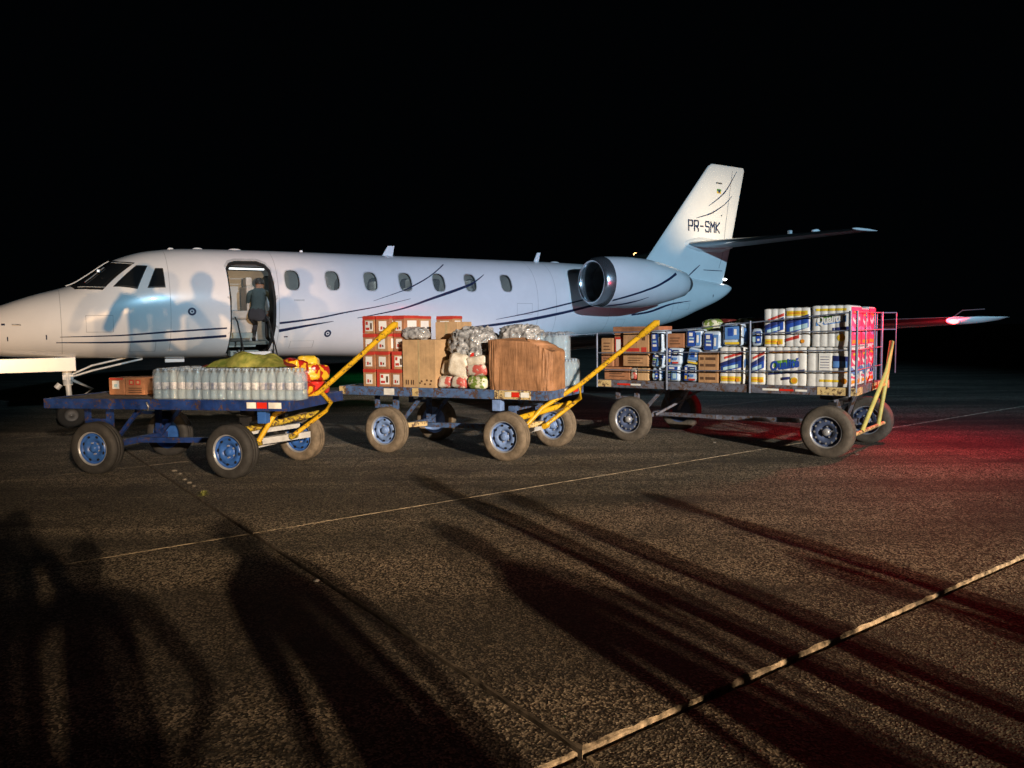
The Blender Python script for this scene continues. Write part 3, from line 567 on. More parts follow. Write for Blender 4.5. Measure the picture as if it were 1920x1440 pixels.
# antennas, beacon, lights
for (pts, th) in (([(7.48,3.14),(7.62,3.36),(7.77,3.37),(7.72,3.14)], .03), ([(11.29,3.15),(11.40,3.38),(11.49,3.38),(11.43,3.15)], .03), ([(5.74,3.14),(5.76,3.19),(5.80,3.19),(5.82,3.14)], .04)):
    b = MB(); prism(b, pts, -th/2, th/2, 0); b.build('blade_antenna', M['paint'], jet, .006)
for x, r_ in ((3.86, .10), (4.52, .13), (3.4, .06), (11.9, .14)):
    b = MB(); b.grid(lambda u, v: (x+r_*math.cos(6.283*u)*math.cos(1.57*v), r_*.6*math.sin(6.283*u)*math.cos(1.57*v), sec(x)[1]-.01+.045*math.sin(1.57*v)), 16, 6, wrapu=True); b.build('dome_antenna', M['paint'], jet)
b = MB(); b.box(3.22, 3.55, -.03, .03, 1.06, 1.145); b.build('belly_antenna', M['paint'], jet, .01)
b = MB(); b.grid(lambda u, v: (17.74+.06*math.cos(math.pi*v), .03*math.sin(math.pi*v)*math.cos(6.283*u), 2.90+.03*math.sin(math.pi*v)*math.sin(6.283*u)), 12, 7); b.build('tail_light', M['navwhite'], jet)
for x in (1.05,):
    b = MB(); b.tube([szpt(x, 1.75, .0), szpt(x-.03, 1.75, .05), szpt(x-.12, 1.75, .06)], .008, 6); b.build('pitot_probe', M['metal'], jet)
# logo lamp that lights the fin from the stabiliser root
ll = lamp('logo_lamp', 'SPOT', (0, 0, 0), 330, (1, .70, .38), .06, cone=95, blend=.8); ll.parent = jet; ll.location = (17.15, -2.6, 3.98)
ll.rotation_euler = (Vector((17.1, 0, 5.2))-Vector((17.15, -2.6, 3.98))).to_track_quat('-Z', 'Y').to_euler()
b = MB(); b.box(17.1, 17.2, -2.65, -2.58, 3.82, 3.93); b.build('logo_light_housing', M['lightgrey'], jet, .01)
# nose gear
b = MB(); b.tube([(1.66,0,1.25),(1.68,0,.72)], .075, 14); b.tube([(1.68,0,.74),(1.70,0,.25)], .045, 14); b.tube([(1.70,-.16,.25),(1.70,.16,.25)], .04, 12); b.box(1.60,1.76,-.07,.07,.82,.9)
ng = b.build('nose_gear', M['strutw'], jet)
b = MB(); b.tube([(1.72,0,.82),(2.04,0,.64),(1.74,0,.42)], .03, 8); b.build('torque_link', M['strutw'], ng)
for y, dz in ((-.05, 0), (.0, .085)):
    b = MB(); b.tube([(1.72,y,.86+dz*.4),(2.05,y,.96+dz),(2.85,y,1.14+dz)], .018, 8); b.build('drag_brace', M['strutw'], ng)
b = MB(); b.tube([(1.56,-.06,.75),(1.50,-.06,.68)], .05, 10); b.build('taxi_light', M['lightgrey'], ng)
def tyre(b, r, w_, o, rim_r):
    pr = [(rim_r, -w_*.42), (rim_r+.02, -w_*.48), (r*.86, -w_*.5), (r*.955, -w_*.44), (r*.99, -w_*.30), (r, -w_*.26), (r, -w_*.13), (r*.985, -w_*.12), (r*.985, -w_*.09), (r, -w_*.08), (r, w_*.08), (r*.985, w_*.09), (r*.985, w_*.12), (r, w_*.13), (r, w_*.26), (r*.99, w_*.30), (r*.955, w_*.44), (r*.86, w_*.5), (rim_r+.02, w_*.48), (rim_r, w_*.42)]
    b.lathe(pr, o, 'y', 40)
for y in (-.14, .14):
    b = MB(); tyre(b, .22, .12, (1.70, y, .22), .11); o_ = b.build('wheel', M['black'], ng)
    b = MB(); b.lathe([(.115,-.04),(.1,-.03),(.03,-.05),(.005,-.05)], (1.70, y, .22), 'y', 20); b.build('hub', M['dark'], o_)
for y in (-.24, .24):
    b = MB(); b.box(.62, 1.80, y-.012, y+.012, .97, 1.205); b.build('nose_gear_door', M['paint'], jet, .008)
# main gear
for side in (-1, 1):
    x, y = 10.35, side*1.55
    b = MB(); b.tube([(x,y,1.2),(x,y,.35)], .06, 12); b.tube([(x,y,.35),(x+.25,y,.28)], .05, 10); b.tube([(x,y,.6),(x,y*.5,1.15)], .035, 8); mg = b.build('main_gear', M['strutw'], jet)
    for dy in (-.15, .15):
        b = MB(); tyre(b, .30, .18, (x+.2, y+dy, .30), .15); o_ = b.build('wheel', M['black'], mg)
        b = MB(); b.lathe([(.155,dy*.4-.02),(.12,dy*.3),(.03,dy*.5),(.005,dy*.5)], (x+.2, y+dy, .30), 'y', 20); b.build('hub', M['strutw'], o_)
    b = MB(); b.box(10.0, 10.7, y-.012, y+.012, .55, 1.12); b.build('main_gear_door', M['paint'], mg, .008)

# far mast lamp seen over the engine
mz = Matrix.Translation((18.0, 112, 0)); mast = thing('floodlight_mast', 'distant lit warm lamp on a mast seen just above the jet engine', 'lamp post', mz)
b = MB(); b.tube([(0,0,0),(0,0,11.9)], [.14,.08], 10); b.build('mast_pole', M['metal'], mast)
b = MB(); b.box(-.3,.3,-.3,.2,11.9,12.2); lh = b.build('lamp_head', M['dark'], mast, .02)
b = MB(); b.lathe([(.01,-.42),(.2,-.38),(.28,-.305)], (0,0,12.02), 'y', 16); b.build('lamp_lens', M['lampw'], lh)

# ------------------------------------------------------------------ baggage carts (local u along the deck to the towing end, v away from the camera)
F1 = frame(-4.76, 8.70, -12.8); F2 = frame(-1.66, 9.99, -25.8); F3 = frame(1.65, 10.72, -35.6)
def wheel_meshes(style):
    r = .30 if style != 3 else .315
    tm, rm, hm = {1: (M['tyred'], M['rimblue'], M['rimblue']), 2: (M['tyre'], M['rimpale'], M['rimpale']), 3: (M['tyreg'], M['rimnavy'], M['rimgrey'])}[style]
    t = MB(); tyre(t, r, .19, (0, 0, 0), .19)
    rm_ = MB(); rm_.lathe([(.196,-.075),(.188,-.08),(.180,-.06),(.172,-.035),(.158,-.025),(.150,-.035),(.142,-.052),(.125,-.058),(.085,-.050),(.075,-.020),(.06,-.018),(.052,-.040),(.004,-.042)], (0,0,0), 'y', 36)
    rm_.lathe([(.199,-.078),(.186,-.084),(.176,-.062)], (0,0,0), 'y', 36, 2)
    rm_.lathe([(.196,.075),(.18,.05),(.17,.0),(.1,.01),(.004,.01)], (0,0,0), 'y', 28)
    n = 12 if style == 3 else 8
    for k in range(n):
        a = 6.2832*k/n; c_, s_ = .137*math.cos(a), .137*math.sin(a)
        vs = [(c_+.017*math.cos(b_)*math.cos(a)*.8-.022*math.sin(b_)*math.sin(a)*(.6 if style == 3 else .9), -.0605, s_+.017*math.cos(b_)*math.sin(a)*.8+.022*math.sin(b_)*math.cos(a)*(.6 if style == 3 else .9)) for b_ in [6.2832*i/10 for i in range(10)]]
        rm_.add(vs, [tuple(range(10))], 1)
    for k in range(5):
        a = 6.2832*k/5+.3; rm_.tube([(.066*math.cos(a), -.02, .066*math.sin(a)), (.066*math.cos(a), -.048, .066*math.sin(a))], .010, 6, 2)
    h = MB(); h.lathe([(.045,-.036),(.042,-.072),(.034,-.082),(.004,-.084)], (0,0,0), 'y', 20)
    hole = M['rimgrey'] if style == 3 else M['seal']
    return t.mesh('wheel', [tm, M['seal']]), rm_.mesh('rim', [rm, hole, M['rimgrey']]), h.mesh('hub', [hm]), r
def add_wheel(root, ms, u, v, flip=False, yaw=0, tread=None):
    t, rm_, h, r = ms
    a = mesh_obj('wheel', t, root); a.location = (u, v, r); a.rotation_euler = (0, rnd.uniform(0, 6), R(yaw)+(math.pi if flip else 0))
    b_ = mesh_obj('rim', rm_, a); c_ = mesh_obj('hub', h, a); return a
def deck(root, u0, u1, v0, v1, zt, bm_, hb=.115, corner=None):
    t = .05
    for nm, (a, b_, c_, d) in (('side_beam', (u0, u1, v0, v0+t)), ('side_beam', (u0, u1, v1-t, v1)), ('end_beam', (u0, u0+t, v0+t+.001, v1-t-.001)), ('end_beam', (u1-t, u1, v0+t+.001, v1-t-.001))):
        b = MB(); b.box(a, b_, c_, d, zt-hb, zt); b.build(nm, bm_, root, .006)
    b = MB(); n = 9
    for i in range(n):
        w0 = (v1-v0-2*t)/n; b.box(u0+t+.002, u1-t-.002, v0+t+.004+i*w0, v0+t-.001+(i+1)*w0, zt-.03, zt-.006-.002*(i % 2))
    b.build('deck_boards', M['deckw'], root)
    if corner:
        for u, du, nm in corner:
            b = MB(); b.box(u, u+du, v0-.006, v0-.0005, zt-hb+.008, zt-.004); b.build('corner_plate', M['cream'], root)
def sticker(root, u0, u1, v, z0, z1, mm, nm='reflector'):
    b = MB(); b.box(u0, u1, v-.004, v-.0005, z0, z1); return b.build(nm, mm, root)
def running_gear(root, uR, uF, vn, vf, r, beamm, zt, hb, yaw=0, steel=None):
    steel = steel or beamm
    zb = zt-hb
    b = MB(); b.beam((uR, vn+.1, r), (uR, vf-.1, r), .07, .07); b.build('rear_axle', steel, root)
    cy_ = (vn+vf)/2; dx = math.sin(R(yaw))
    b = MB(); b.beam((uF+dx*(vn+.1-cy_)*-1, vn+.1, r), (uF-dx*(vf-.1-cy_), vf-.1, r), .07, .07); b.build('front_axle', M['lightgrey'] if steel is not M['grey3'] else steel, root)
    for v in (vn+.22, vf-.22):
        b = MB(); b.beam((uR, v, r+.03), (uR, v, zb), .06, .06); b.beam((uR+.03, v, r+.02), (uR+.42, v, zb), .04, .04); b.beam((uR-.30, v, zb), (uR-.30, v, zb-.19), .05, .05); b.beam((uR-.30, v, zb-.16), (uR-.02, v, zb-.16), .04, .04); b.build('axle_bracket', beamm, root)
    b = MB(); b.beam((uR+.05, cy_, r), (uF-.15, cy_, r+.03), .06, .06); b.build('centre_spine', steel, root)
    b = MB(); b.lathe([(.22, zb-.10), (.25, zb-.10), (.25, zb-.02), (.22, zb-.02)], (uF-.02, cy_, 0), 'z', 28); b.beam((uF, vn+.2, zb-.13), (uF, vf-.2, zb-.13), .09, .06); b.beam((uF, vn+.25, zb-.13), (uF, vn+.25, r+.03), .06, .06); b.beam((uF, vf-.25, zb-.13), (uF, vf-.25, r+.03), .06, .06); b.build('turntable', M['dark'] if beamm is not M['blue2'] else beamm, root)
def drawbar(root, tube_, near, far, grip, mats):
    ym, y2 = mats
    b = MB(); b.tube(near, .030, 10); b.build('drawbar', ym, root)
    b = MB(); b.tube(far, .026, 10); b.build('drawbar_brace', ym, root)
    b = MB(); b.tube(tube_, .036, 12, cap=False); b.tube([tube_[0], Vector(tube_[0])+(Vector(tube_[1])-Vector(tube_[0]))*.04], .028, 12, 1); b.build('pivot_tube', [y2, M['seal']], root)
    b = MB(); b.tube(grip, [.030, .042, .042, .036], 10); b.build('tow_handle', ym, root)
    for p in (near[0], far[0]):
        b = MB(); b.tube([Vector(p)+Vector((0, -.05, -.01)), Vector(p)+Vector((0, .05, -.01))], .035, 10); b.build('hinge', y2, root)
def unit(a, b): return (Vector(b)-Vector(a)).normalized()

# cart 1
c1 = thing('baggage_cart', 'leftmost flat cart, blue with blue rims, loaded with water bottles', 'cart', F1, 'baggage carts on the apron')
deck(c1, -.66, 2.46, -.02, 1.28, .862, M['blue'], .115)
running_gear(c1, .02, 1.76, .0, 1.28, .30, M['blue'], .862, .115, -7)
ms = wheel_meshes(1)
add_wheel(c1, ms, .02, .0); add_wheel(c1, ms, 1.74, .0, yaw=-6); add_wheel(c1, ms, .03, 1.26, True); 
w4 = add_wheel(c1, ms, 1.92, 1.22, False, yaw=-8); w4.data = wheel_meshes(2)[0]; w4['label'] = 'dusty pale tyre'
for (a, b_, mm) in ((1.95, 2.06, 'refl_white'), (2.07, 2.19, 'refl_red'), (2.21, 2.36, 'refl_white')): sticker(c1, a, b_, -.02, .775, .84, M[mm])
b = MB(); b.tube([(.72,-.035,.83),(.76,-.05,.78),(.73,-.035,.75)], .012, 6); b.build('tie_hook', M['metal'], c1)
b = MB(); b.box(2.02, 2.12, .06, .16, .60, .745); b.build('jack_leg', M['rimblue'], c1, .008)
b = MB(); b.beam((1.80, .25, .36), (2.12, 1.0, .36), .10, .07); b.beam((1.72, .2, .47), (2.02, .95, .47), .07, .05); b.build('steering_frame', M['lightgrey'], c1)
tip = (3.41, .65, 1.665); ap = (2.47, .65, .90)
drawbar(c1, [(1.74,.12,.50),(2.20,1.16,.60)], [(1.93,.20,.37),(2.03,.40,.66),(2.22,.55,.76),ap,tip], [(2.10,.70,.39),(2.42,.90,.66),(2.50,.86,.76),(2.47,.68,.90)], [Vector(ap).lerp(Vector(tip), .80), Vector(ap).lerp(Vector(tip), .83), Vector(ap).lerp(Vector(tip), .99), Vector(tip)+Vector((.02,0,-.01))], (M['yellow'], M['yolive']))
# cart 2
c2 = thing('baggage_cart', 'middle cart, faded blue with cream plates, loaded with cartons and sacks', 'cart', F2, 'baggage carts on the apron')
deck(c2, -.72, 2.30, -.02, 1.22, .862, M['blue2'], .115, [(-.72,.10,''),(.44,.09,''),(1.62,.05,''),(1.68,.42,'')])
running_gear(c2, .02, 1.74, .0, 1.26, .30, M['blue2'], .862, .115, -7)
ms = wheel_meshes(2)
add_wheel(c2, ms, .02, .0); add_wheel(c2, ms, 1.76, .0, yaw=-4); add_wheel(c2, ms, .02, 1.24, True); add_wheel(c2, ms, 1.88, 1.24, False, yaw=-8)
for (a, b_, mm) in ((1.76, 1.84, 'refl_white'), (1.85, 1.95, 'refl_red'), (1.97, 2.08, 'refl_white')): sticker(c2, a, b_, -.026, .78, .84, M[mm])
sticker(c2, -.02+.02, .16, -.02, .76, .845, M['refl_white'], 'number_plate')
b = MB(); b.beam((1.78,.1,.40),(1.98,.62,.40), .08, .06); b.build('steering_frame', M['cream'], c2)
b = MB(); b.beam((.05,.12,.34),(.42,.35,.36), .07, .06); b.build('brake_beam', M['cream'], c2)
b = MB(); b.box(1.56, 1.68, .02, .12, .60, .745); b.build('jack_leg', M['rimpale'], c2, .008)
for (a, b_, mm) in ((2.303, .55, 'refl_white'), (2.303, .85, 'refl_red')):
    b = MB(); b.box(a-.002, a+.003, b_, b_+.16, .78, .845); b.build('reflector', M[mm], c2)
tip = (3.44, .65, 1.655); ap = (2.47, .65, .90)
drawbar(c2, [(1.84,.05,.50),(2.18,1.04,.62)], [(1.90,.26,.40),(2.06,.42,.62),ap,tip], [(2.08,.46,.395),(2.36,.72,.66),(2.44,.72,.72),(2.46,.68,.88)], [Vector(ap).lerp(Vector(tip), .78), Vector(ap).lerp(Vector(tip), .81), Vector(ap).lerp(Vector(tip), .99), Vector(tip)+Vector((.02,0,-.01))], (M['yellow'], M['yellow']))
# cart 3
c3 = thing('baggage_cart', 'rightmost cart, grey blue with wire cage, loaded with paper roll packs', 'cart', F3, 'baggage carts on the apron')
deck(c3, -.52, 2.95, -.03, 1.50, .858, M['grey3'], .105, [(-.52,.24,''),(2.52,.43,'')])
running_gear(c3, .0, 2.64, .0, 1.48, .315, M['grey3'], .858, .105, -4)
ms = wheel_meshes(3)
add_wheel(c3, ms, .0, .0); add_wheel(c3, ms, 2.64, .0, yaw=-6); add_wheel(c3, ms, .12, 1.5, True); add_wheel(c3, ms, 2.80, 1.5, False, yaw=-6)
for (a, b_, mm) in ((-.18,.02,'refl_red'),(.03,.18,'refl_white'),(1.86,2.06,'refl_white'),(2.07,2.24,'refl_red'),(2.26,2.40,'refl_white')): sticker(c3, a, b_, -.03, .79, .815, M[mm])
b = MB(); b.beam((.25,.3,.36),(.75,1.1,.75), .03, .03); b.beam((.25,1.1,.36),(.75,.3,.75), .03, .03); b.beam((.1,.7,.33),(1.0,.7,.33), .06, .05); b.build('cross_brace', M['grey3'], c3)
b = MB(); b.box(2.952, 2.96, 0.0, .30, .76, .85); b.box(2.952, 2.96, .9, 1.48, .76, .85); b.box(2.952, 3.05, 1.44, 1.52, .76, .86); b.build('end_plate', M['cream'], c3)
def cage(pts_lo, posts, rails, nm, r=.009):
    b = MB()
    for (p, q, rr_) in posts: b.tube([p, q], rr_, 8)
    for (p, q) in rails: b.tube([p, q], r, 6)
    return b.build(nm, M['cagem'], c3)
M['cagem'] = mat('cage_steel', (.16, .19, .26), .4, .3, var=.3)
tz = lambda u: 1.53 if u <= .57 else 1.55+(u-.57)/2.3*.20
def side_cage(v):
    posts = [((-.50,v,.75),(-.50,v,1.52),.014), ((.57,v,.75),(.57,v,1.54),.016), ((1.70,v,.75),(1.70,v,1.66),.014), ((2.88,v,.75),(2.88,v,1.76),.018)]
    rails = [((-.50,v,1.52),(.57,v,1.54)), ((.57,v,1.54),(2.88,v,1.74)), ((-.50,v,1.24),(.57,v,1.25)), ((.57,v,1.25),(2.88,v,1.30)), ((-.5,v,1.0),(.57,v,1.01)), ((.57,v,1.01),(2.88,v,1.05)), ((1.70,v,1.50),(2.88,v,1.53))]
    cage(0, posts, rails, 'cage_side')
side_cage(-.04); side_cage(1.50)
u = 2.95
cage(0, [((u,-.02,.80),(u,-.02,1.76),.016), ((u,.48,.86),(u,.48,1.75),.010), ((u,1.0,.86),(u,1.0,1.75),.010), ((u,1.50,.80),(u,1.50,1.76),.016)], [((u,-.02,h),(u,1.5,h)) for h in (1.06,1.30,1.53,1.75)]+[((u,1.5,h),(3.10,1.62,h)) for h in (1.53,1.75)]+[((3.10,1.62,.95),(3.10,1.62,1.75))], 'cage_end')
b = MB(); b.tube([(2.92,-.02,.29),(3.02,1.42,.30)], .024, 10); b.build('pivot_tube', M['cream'], c3)
for p in ([(2.95,.36,.30),(3.10,1.02,1.0),(3.12,1.20,1.38)], [(3.0,1.10,.30),(3.06,1.16,.8),(3.12,1.22,1.38)]):
    b = MB(); b.tube(p, .028, 8); b.build('drawbar', M['drawy'] if 'drawy' in M else M.setdefault('drawy', mat('pale_yellow_paint', (.62, .56, .16), .45, var=.2, bump=.1)), c3)
b = MB(); b.tube([(3.07,.84,.82),(3.06,1.15,.82)], .018, 8); b.build('drawbar_crossbar', M['drawy'], c3)
b = MB(); b.beam((2.64,.28,.75),(2.78,.30,.35), .05, .05); b.beam((2.86,.5,.75),(2.72,.5,.35), .03, .03); b.build('strut', M['grey3'], c3)

# ------------------------------------------------------------------ cargo
def carton(F, u0, u1, v0, v1, z0, z1, label, group, body='card', style='plain', rz=0, nm='cardboard_box'):
    cx, cy = (u0+u1)/2, (v0+v1)/2; w_, d, h = (u1-u0)/2-.004, (v1-v0)/2-.004, z1-z0-.003
    t = thing(nm, label, 'box', at(F, cx, cy, z0, rz), group)
    b = MB(); b.box(-w_, w_, -d, d, 0, h); b.build('box_body', M[body], t, .005)
    y = -d-.0015
    def pr(x0, x1, a, c, mm, nm2='print', k=0):
        q = MB(); q.box(x0*w_, x1*w_, y-.0015-k, y+.0005-k, a*h, c*h); q.build(nm2, M[mm], t)
    def prr(x0, x1, a, c, mm, nm2='print', k=0):
        q = MB(); q.box(w_+.0005+k, w_+.0025+k, x0*d, x1*d, a*h, c*h); q.build(nm2, M[mm], t)
    if style in ('plain', 'tape'):
        q = MB(); q.box(-.12*w_, .12*w_, y-.001, y+.0005, .80*h, h+.001); q.box(-.12*w_, .12*w_, -d, d, h+.0002, h+.0018); q.build('tape', M['tape'], t)
    if style == 'redtop':
        pr(-1, 1, .80, .99, 'red'); pr(-.55, .55, .14, .70, 'white', 'printed_label'); pr(-.30, -.02, .22, .40, 'red', 'print', .002); pr(.1, .30, .24, .36, 'brownprint', 'print', .002)
        prr(-1, 1, .84, .99, 'red'); prr(-.6, .6, .16, .72, 'white', 'printed_label')
        q = MB(); q.box(-w_+.006, w_-.006, -d+.006, d-.006, h+.0004, h+.002); q.build('print', M['red'], t)
    if style == 'redtop_side':
        pr(-1, 1, .80, .99, 'red'); pr(-1, -.62, .0, .78, 'red'); pr(-.5, .8, .14, .72, 'white', 'printed_label'); pr(-.4, -.05, .50, .68, 'red', 'print', .002); pr(-.4, .2, .20, .34, 'red', 'print', .002); pr(.35, .65, .24, .6, 'brownprint', 'print', .002); prr(-1, 1, .80, .99, 'red'); prr(-.9, .9, .05, .7, 'red')
        q = MB(); q.box(-w_+.006, w_-.006, -d+.006, d-.006, h+.0004, h+.002); q.build('print', M['red'], t)
    if style == 'redside':
        pr(-.85, .85, .05, .80, 'red'); pr(-.6, .35, .12, .70, 'white', 'printed_label', .002)
    if style == 'rows':
        for i in range(4): pr(-.25, .75, .10+.22*i, .19+.22*i, 'brownprint')
        for i in range(4): pr(-.8, -.45, .10+.22*i, .19+.22*i, 'brownprint')
        pr(-.95, .95, .93, .965, 'brownprint')
    if style == 'lines':
        for i in range(3): pr(-.6, .6-.2*(i % 2), .25+.2*i, .31+.2*i, 'brownprint')
    if style == 'redmark':
        pr(-.75, .3, .10, .26, 'red'); pr(.45, .85, .08, .30, 'red'); pr(.5, .75, .62, .8, 'brownprint'); pr(-.6, .1, .5, .56, 'brownprint')
    if style == 'icons':
        for a in (-.82, -.70, -.50, -.38): pr(a, a+.06, .06, .16, 'brownprint')
        for a, c in ((-.0, .09), (.10, .13), (.30, .07), (.42, .15), (.62, .07), (.68, .14)): pr(a, a+.1, c-.01, c+.025, 'brownprint')
        q = MB(); q.box(-.05*w_, .05*w_, y-.001, y+.0005, .0, .99*h); q.build('tape', M['tape'], t)
    if style == 'whitelabel':
        pr(-.55, .35, .35, .82, 'white', 'printed_label'); pr(-.3, .1, .45, .62, 'cyan', 'print', .002); pr(-.9, .9, .88, .98, 'red')
    if style == 'windows':
        for a in (-.6, .1):
            pr(a, a+.5, .58, .86, 'red'); pr(a+.12, a+.38, .64, .80, 'card2', 'print', .002)
        for i in range(3): pr(-.7, .7, .12+.12*i, .17+.12*i, 'brownprint')
    return t
def pillow_fn(w_, d, h, seed, lump=.12, e=.55, freq=5, crease=0):
    sp = lambda c, p: math.copysign(abs(c)**p, c)
    def f(u, v):
        a, b_ = 2*math.pi*u, math.pi*(v-.5); cu, su, cv, sv = math.cos(a), math.sin(a), math.cos(b_), math.sin(b_)
        p = Vector((w_/2*sp(cu, e)*sp(cv, e), d/2*sp(su, e)*sp(cv, e), h/2*sp(sv, e)))
        k = 1+lump*noise.fractal(Vector((p.x*freq, p.y*freq, p.z*freq))+Vector((seed*3.1, 0, 0)), .8, 2.1, 3)
        if crease:
            q = p*freq*1.6+Vector((seed, 3, 0)); k += crease*(.35-abs(noise.noise(q))*1.6)+crease*.5*(.35-abs(noise.noise(q*2.3))*1.6)
        p = p*k; return (p.x, p.y, max(0, p.z+h/2))
    return f
def sack(F, u, v, z, w_, d, h, mm, label, group, seed, nm='sack', cat='sack', rz=0, rx=0, ry=0, lump=.14, e=.55, tie=None, n=40, freq=6, crease=.05):
    b = MB(); b.grid(pillow_fn(w_, d, h, seed, lump, e, freq, crease), n, n//2, wrapu=True)
    o = b.build(nm, M[mm]); o.matrix_world = at(F, u, v, z, rz, rx, ry); tag(o, label, cat, group); return o
def quilt(w_, d, h, nx, nz, bul=.012):
    """film wrapped block of rolls: bulges in columns on the long faces"""
    b = MB(); N_ = nx*8; K = nz*6+1; K = max(K, 9)
    def bx(t): return abs(math.sin(math.pi*nx*t))**.6
    def zz(t): return 1-.35*(1-min(1, min(t, 1-t)*9))
    def front(u, v): return (-w_/2+w_*u, -d/2-bul*bx(u)*zz(v)+.008*(1-zz(v)), h*v)
    def back(u, v): return (w_/2-w_*u, d/2+bul*bx(u)*zz(v)-.008*(1-zz(v)), h*v)
    ny = max(1, round(d/(w_/nx)))
    def right(u, v): return (w_/2+bul*abs(math.sin(math.pi*ny*u))**.6*zz(v)-.008*(1-zz(v)), -d/2+d*u, h*v)
    def left(u, v): return (-w_/2-bul*abs(math.sin(math.pi*ny*u))**.6*zz(v), d/2-d*u, h*v)
    def top(u, v): return (-w_/2+w_*u, -d/2+d*v, h+bul*.9*bx(u)*abs(math.sin(math.pi*ny*v))**.6)
    def bot(u, v): return (-w_/2+w_*u, d/2-d*v, 0)
    for f in (front, back): b.grid(f, N_+1, K)
    for f in (right, left): b.grid(f, ny*8+1, K)
    b.grid(top, N_+1, ny*8+1); b.grid(bot, 2, 2)
    return b, front
TXT = text_mesh('Qualité', .1, .25, .001, .0035)
TXTW = max(v.co.x for v in TXT.vertices)
def roll_pack(F, u0, u1, v0, v1, z0, z1, label, group, art, nx=3, nz=2, rz=0):
    w_, d, h = u1-u0-.012, v1-v0-.012, z1-z0-.012
    t = thing('paper_roll_pack', label, 'roll pack', at(F, (u0+u1)/2, (v0+v1)/2, z0, rz), group)
    b, fr = quilt(w_, d, h, nx, nz); b.build('film_wrap', M['pack'], t)
    def rib(lo, hi, x0, x1, mm, k=.003, nm='print'):
        q = MB(); n = 26; vs = []
        for i in range(n+1):
            x = x0+(x1-x0)*i/n; y = fr(x, .5)[1]-k
            vs += [(-w_/2+w_*x, y, h*lo(x)), (-w_/2+w_*x, y, h*hi(x))]
        q.add(vs, [(2*i, 2*i+2, 2*i+3, 2*i+1) for i in range(n)], 0); q.build(nm, M[mm], t, fix=False)
    def badge(x, z, r_, mm, k=.016, nm='badge'):
        q = MB(); q.disc((-w_/2+w_*x, -d/2-k, h*z), r_, 'y', 18); q.build(nm, M[mm], t)
    def word(x, z, size, mm, k=.017):
        o_ = mesh_obj('lettering', TXT.copy(), t); o_.data.materials.clear(); o_.data.materials.append(M[mm]); s_ = size/TXTW; o_.scale = (s_, 1, s_*1.35); o_.location = (-w_/2+w_*x, -d/2-k, h*z); o_.rotation_euler = (0, R(-9), 0)
    c_ = lambda k: (lambda x: k)
    if art == 'wave':      # navy and blue swoosh, red swoosh, yellow foot
        rib(lambda x: .28+.18*x, lambda x: .50+.22*x, .03, .97, 'blueprint'); rib(lambda x: .46+.2*x, lambda x: .56+.24*x, .0, 1, 'navyprint', .005); rib(lambda x: .34+.14*x, lambda x: .42+.16*x, .15, .8, 'cyan', .007)
        rib(lambda x: .64+.18*x, lambda x: .70+.2*x, .2, 1, 'red', .005); rib(c_(.06), c_(.20), .05, .95, 'yprint'); rib(c_(.11), c_(.15), .15, .85, 'orange', .006); badge(.78, .90 if False else .10, .022, 'orange')
    if art == 'waveflip':
        rib(lambda x: .30+.2*x, lambda x: .62+.16*x, 0, 1, 'blueprint'); rib(lambda x: .56+.2*x, lambda x: .66+.18*x, 0, 1, 'navyprint', .005); rib(lambda x: .36+.14*x, lambda x: .46+.16*x, .2, .95, 'cyan', .007); rib(c_(.80), c_(.93), .05, .95, 'yprint'); rib(c_(.85), c_(.89), .15, .85, 'orange', .006); rib(lambda x: .12+.16*x, lambda x: .2+.18*x, 0, .6, 'red', .005); badge(.75, .14, .024, 'orange')
    if art == 'big':       # script word over a green leaf, badge below
        rib(lambda x: .46+.08*x, lambda x: .60+.14*x*(1.6-x), .18, .75, 'greenprint'); word(.10, .38, w_*.78, 'blueprint'); rib(lambda x: .26+.10*x, lambda x: .30+.14*x, .05, .98, 'navyprint', .008); rib(lambda x: .33+.06*x, lambda x: .36+.06*x, .05, .7, 'cyan', .009)
        rib(c_(.86), c_(.92), .08, .92, 'orange', .004); badge(.72, .13, .042, 'yprint'); badge(.72, .13, .027, 'orange', .019); rib(lambda x: .10+.1*x, lambda x: .17+.1*x, .4, .62, 'navyprint', .018)
    if art == 'bigtop':
        rib(lambda x: .62+.08*x, lambda x: .72+.10*x, .2, .6, 'greenprint'); rib(lambda x: .50+.12*x, lambda x: .60+.22*x*x, .1, .9, 'midblue', .004); word(.12, .54, w_*.72, 'white', .018); rib(c_(.88), c_(.94), .1, .9, 'yprint', .004); rib(lambda x: .34+.08*x, lambda x: .42+.08*x, .55, .98, 'navyprint', .008); badge(.78, .22, .045, 'yprint'); badge(.78, .22, .026, 'orange', .019)
    if art == 'back':
        q = MB(); q.box(-w_/2+w_*.28, -w_/2+w_*.56, -d/2-.018, -d/2-.014, h*.42, h*.86); q.build('printed_label', M['white'], t)
        for i in range(5):
            q = MB(); q.box(-w_/2+w_*.31, -w_/2+w_*.53, -d/2-.0205, -d/2-.0185, h*(.48+.07*i), h*(.495+.07*i)); q.build('print', M['navyprint'], t)
        rib(lambda x: .44+.06*x, lambda x: .84-.06*x, .60, .98, 'navyprint', .006); rib(lambda x: .50, lambda x: .66, .62, .95, 'midblue', .009); rib(c_(.36), c_(.41), .60, .95, 'orange', .004); rib(c_(.12), c_(.18), .3, .8, 'yprint', .004); badge(.88, .15, .035, 'orange')
    if art == 'side':
        rib(lambda x: .35+.2*x, lambda x: .5+.2*x, 0, 1, 'midblue'); rib(c_(.08), c_(.16), .1, .9, 'yprint')
    # art on the right end; red wingtip light is put into its pink
    pk = art in ('bigtop', 'back', 'side')
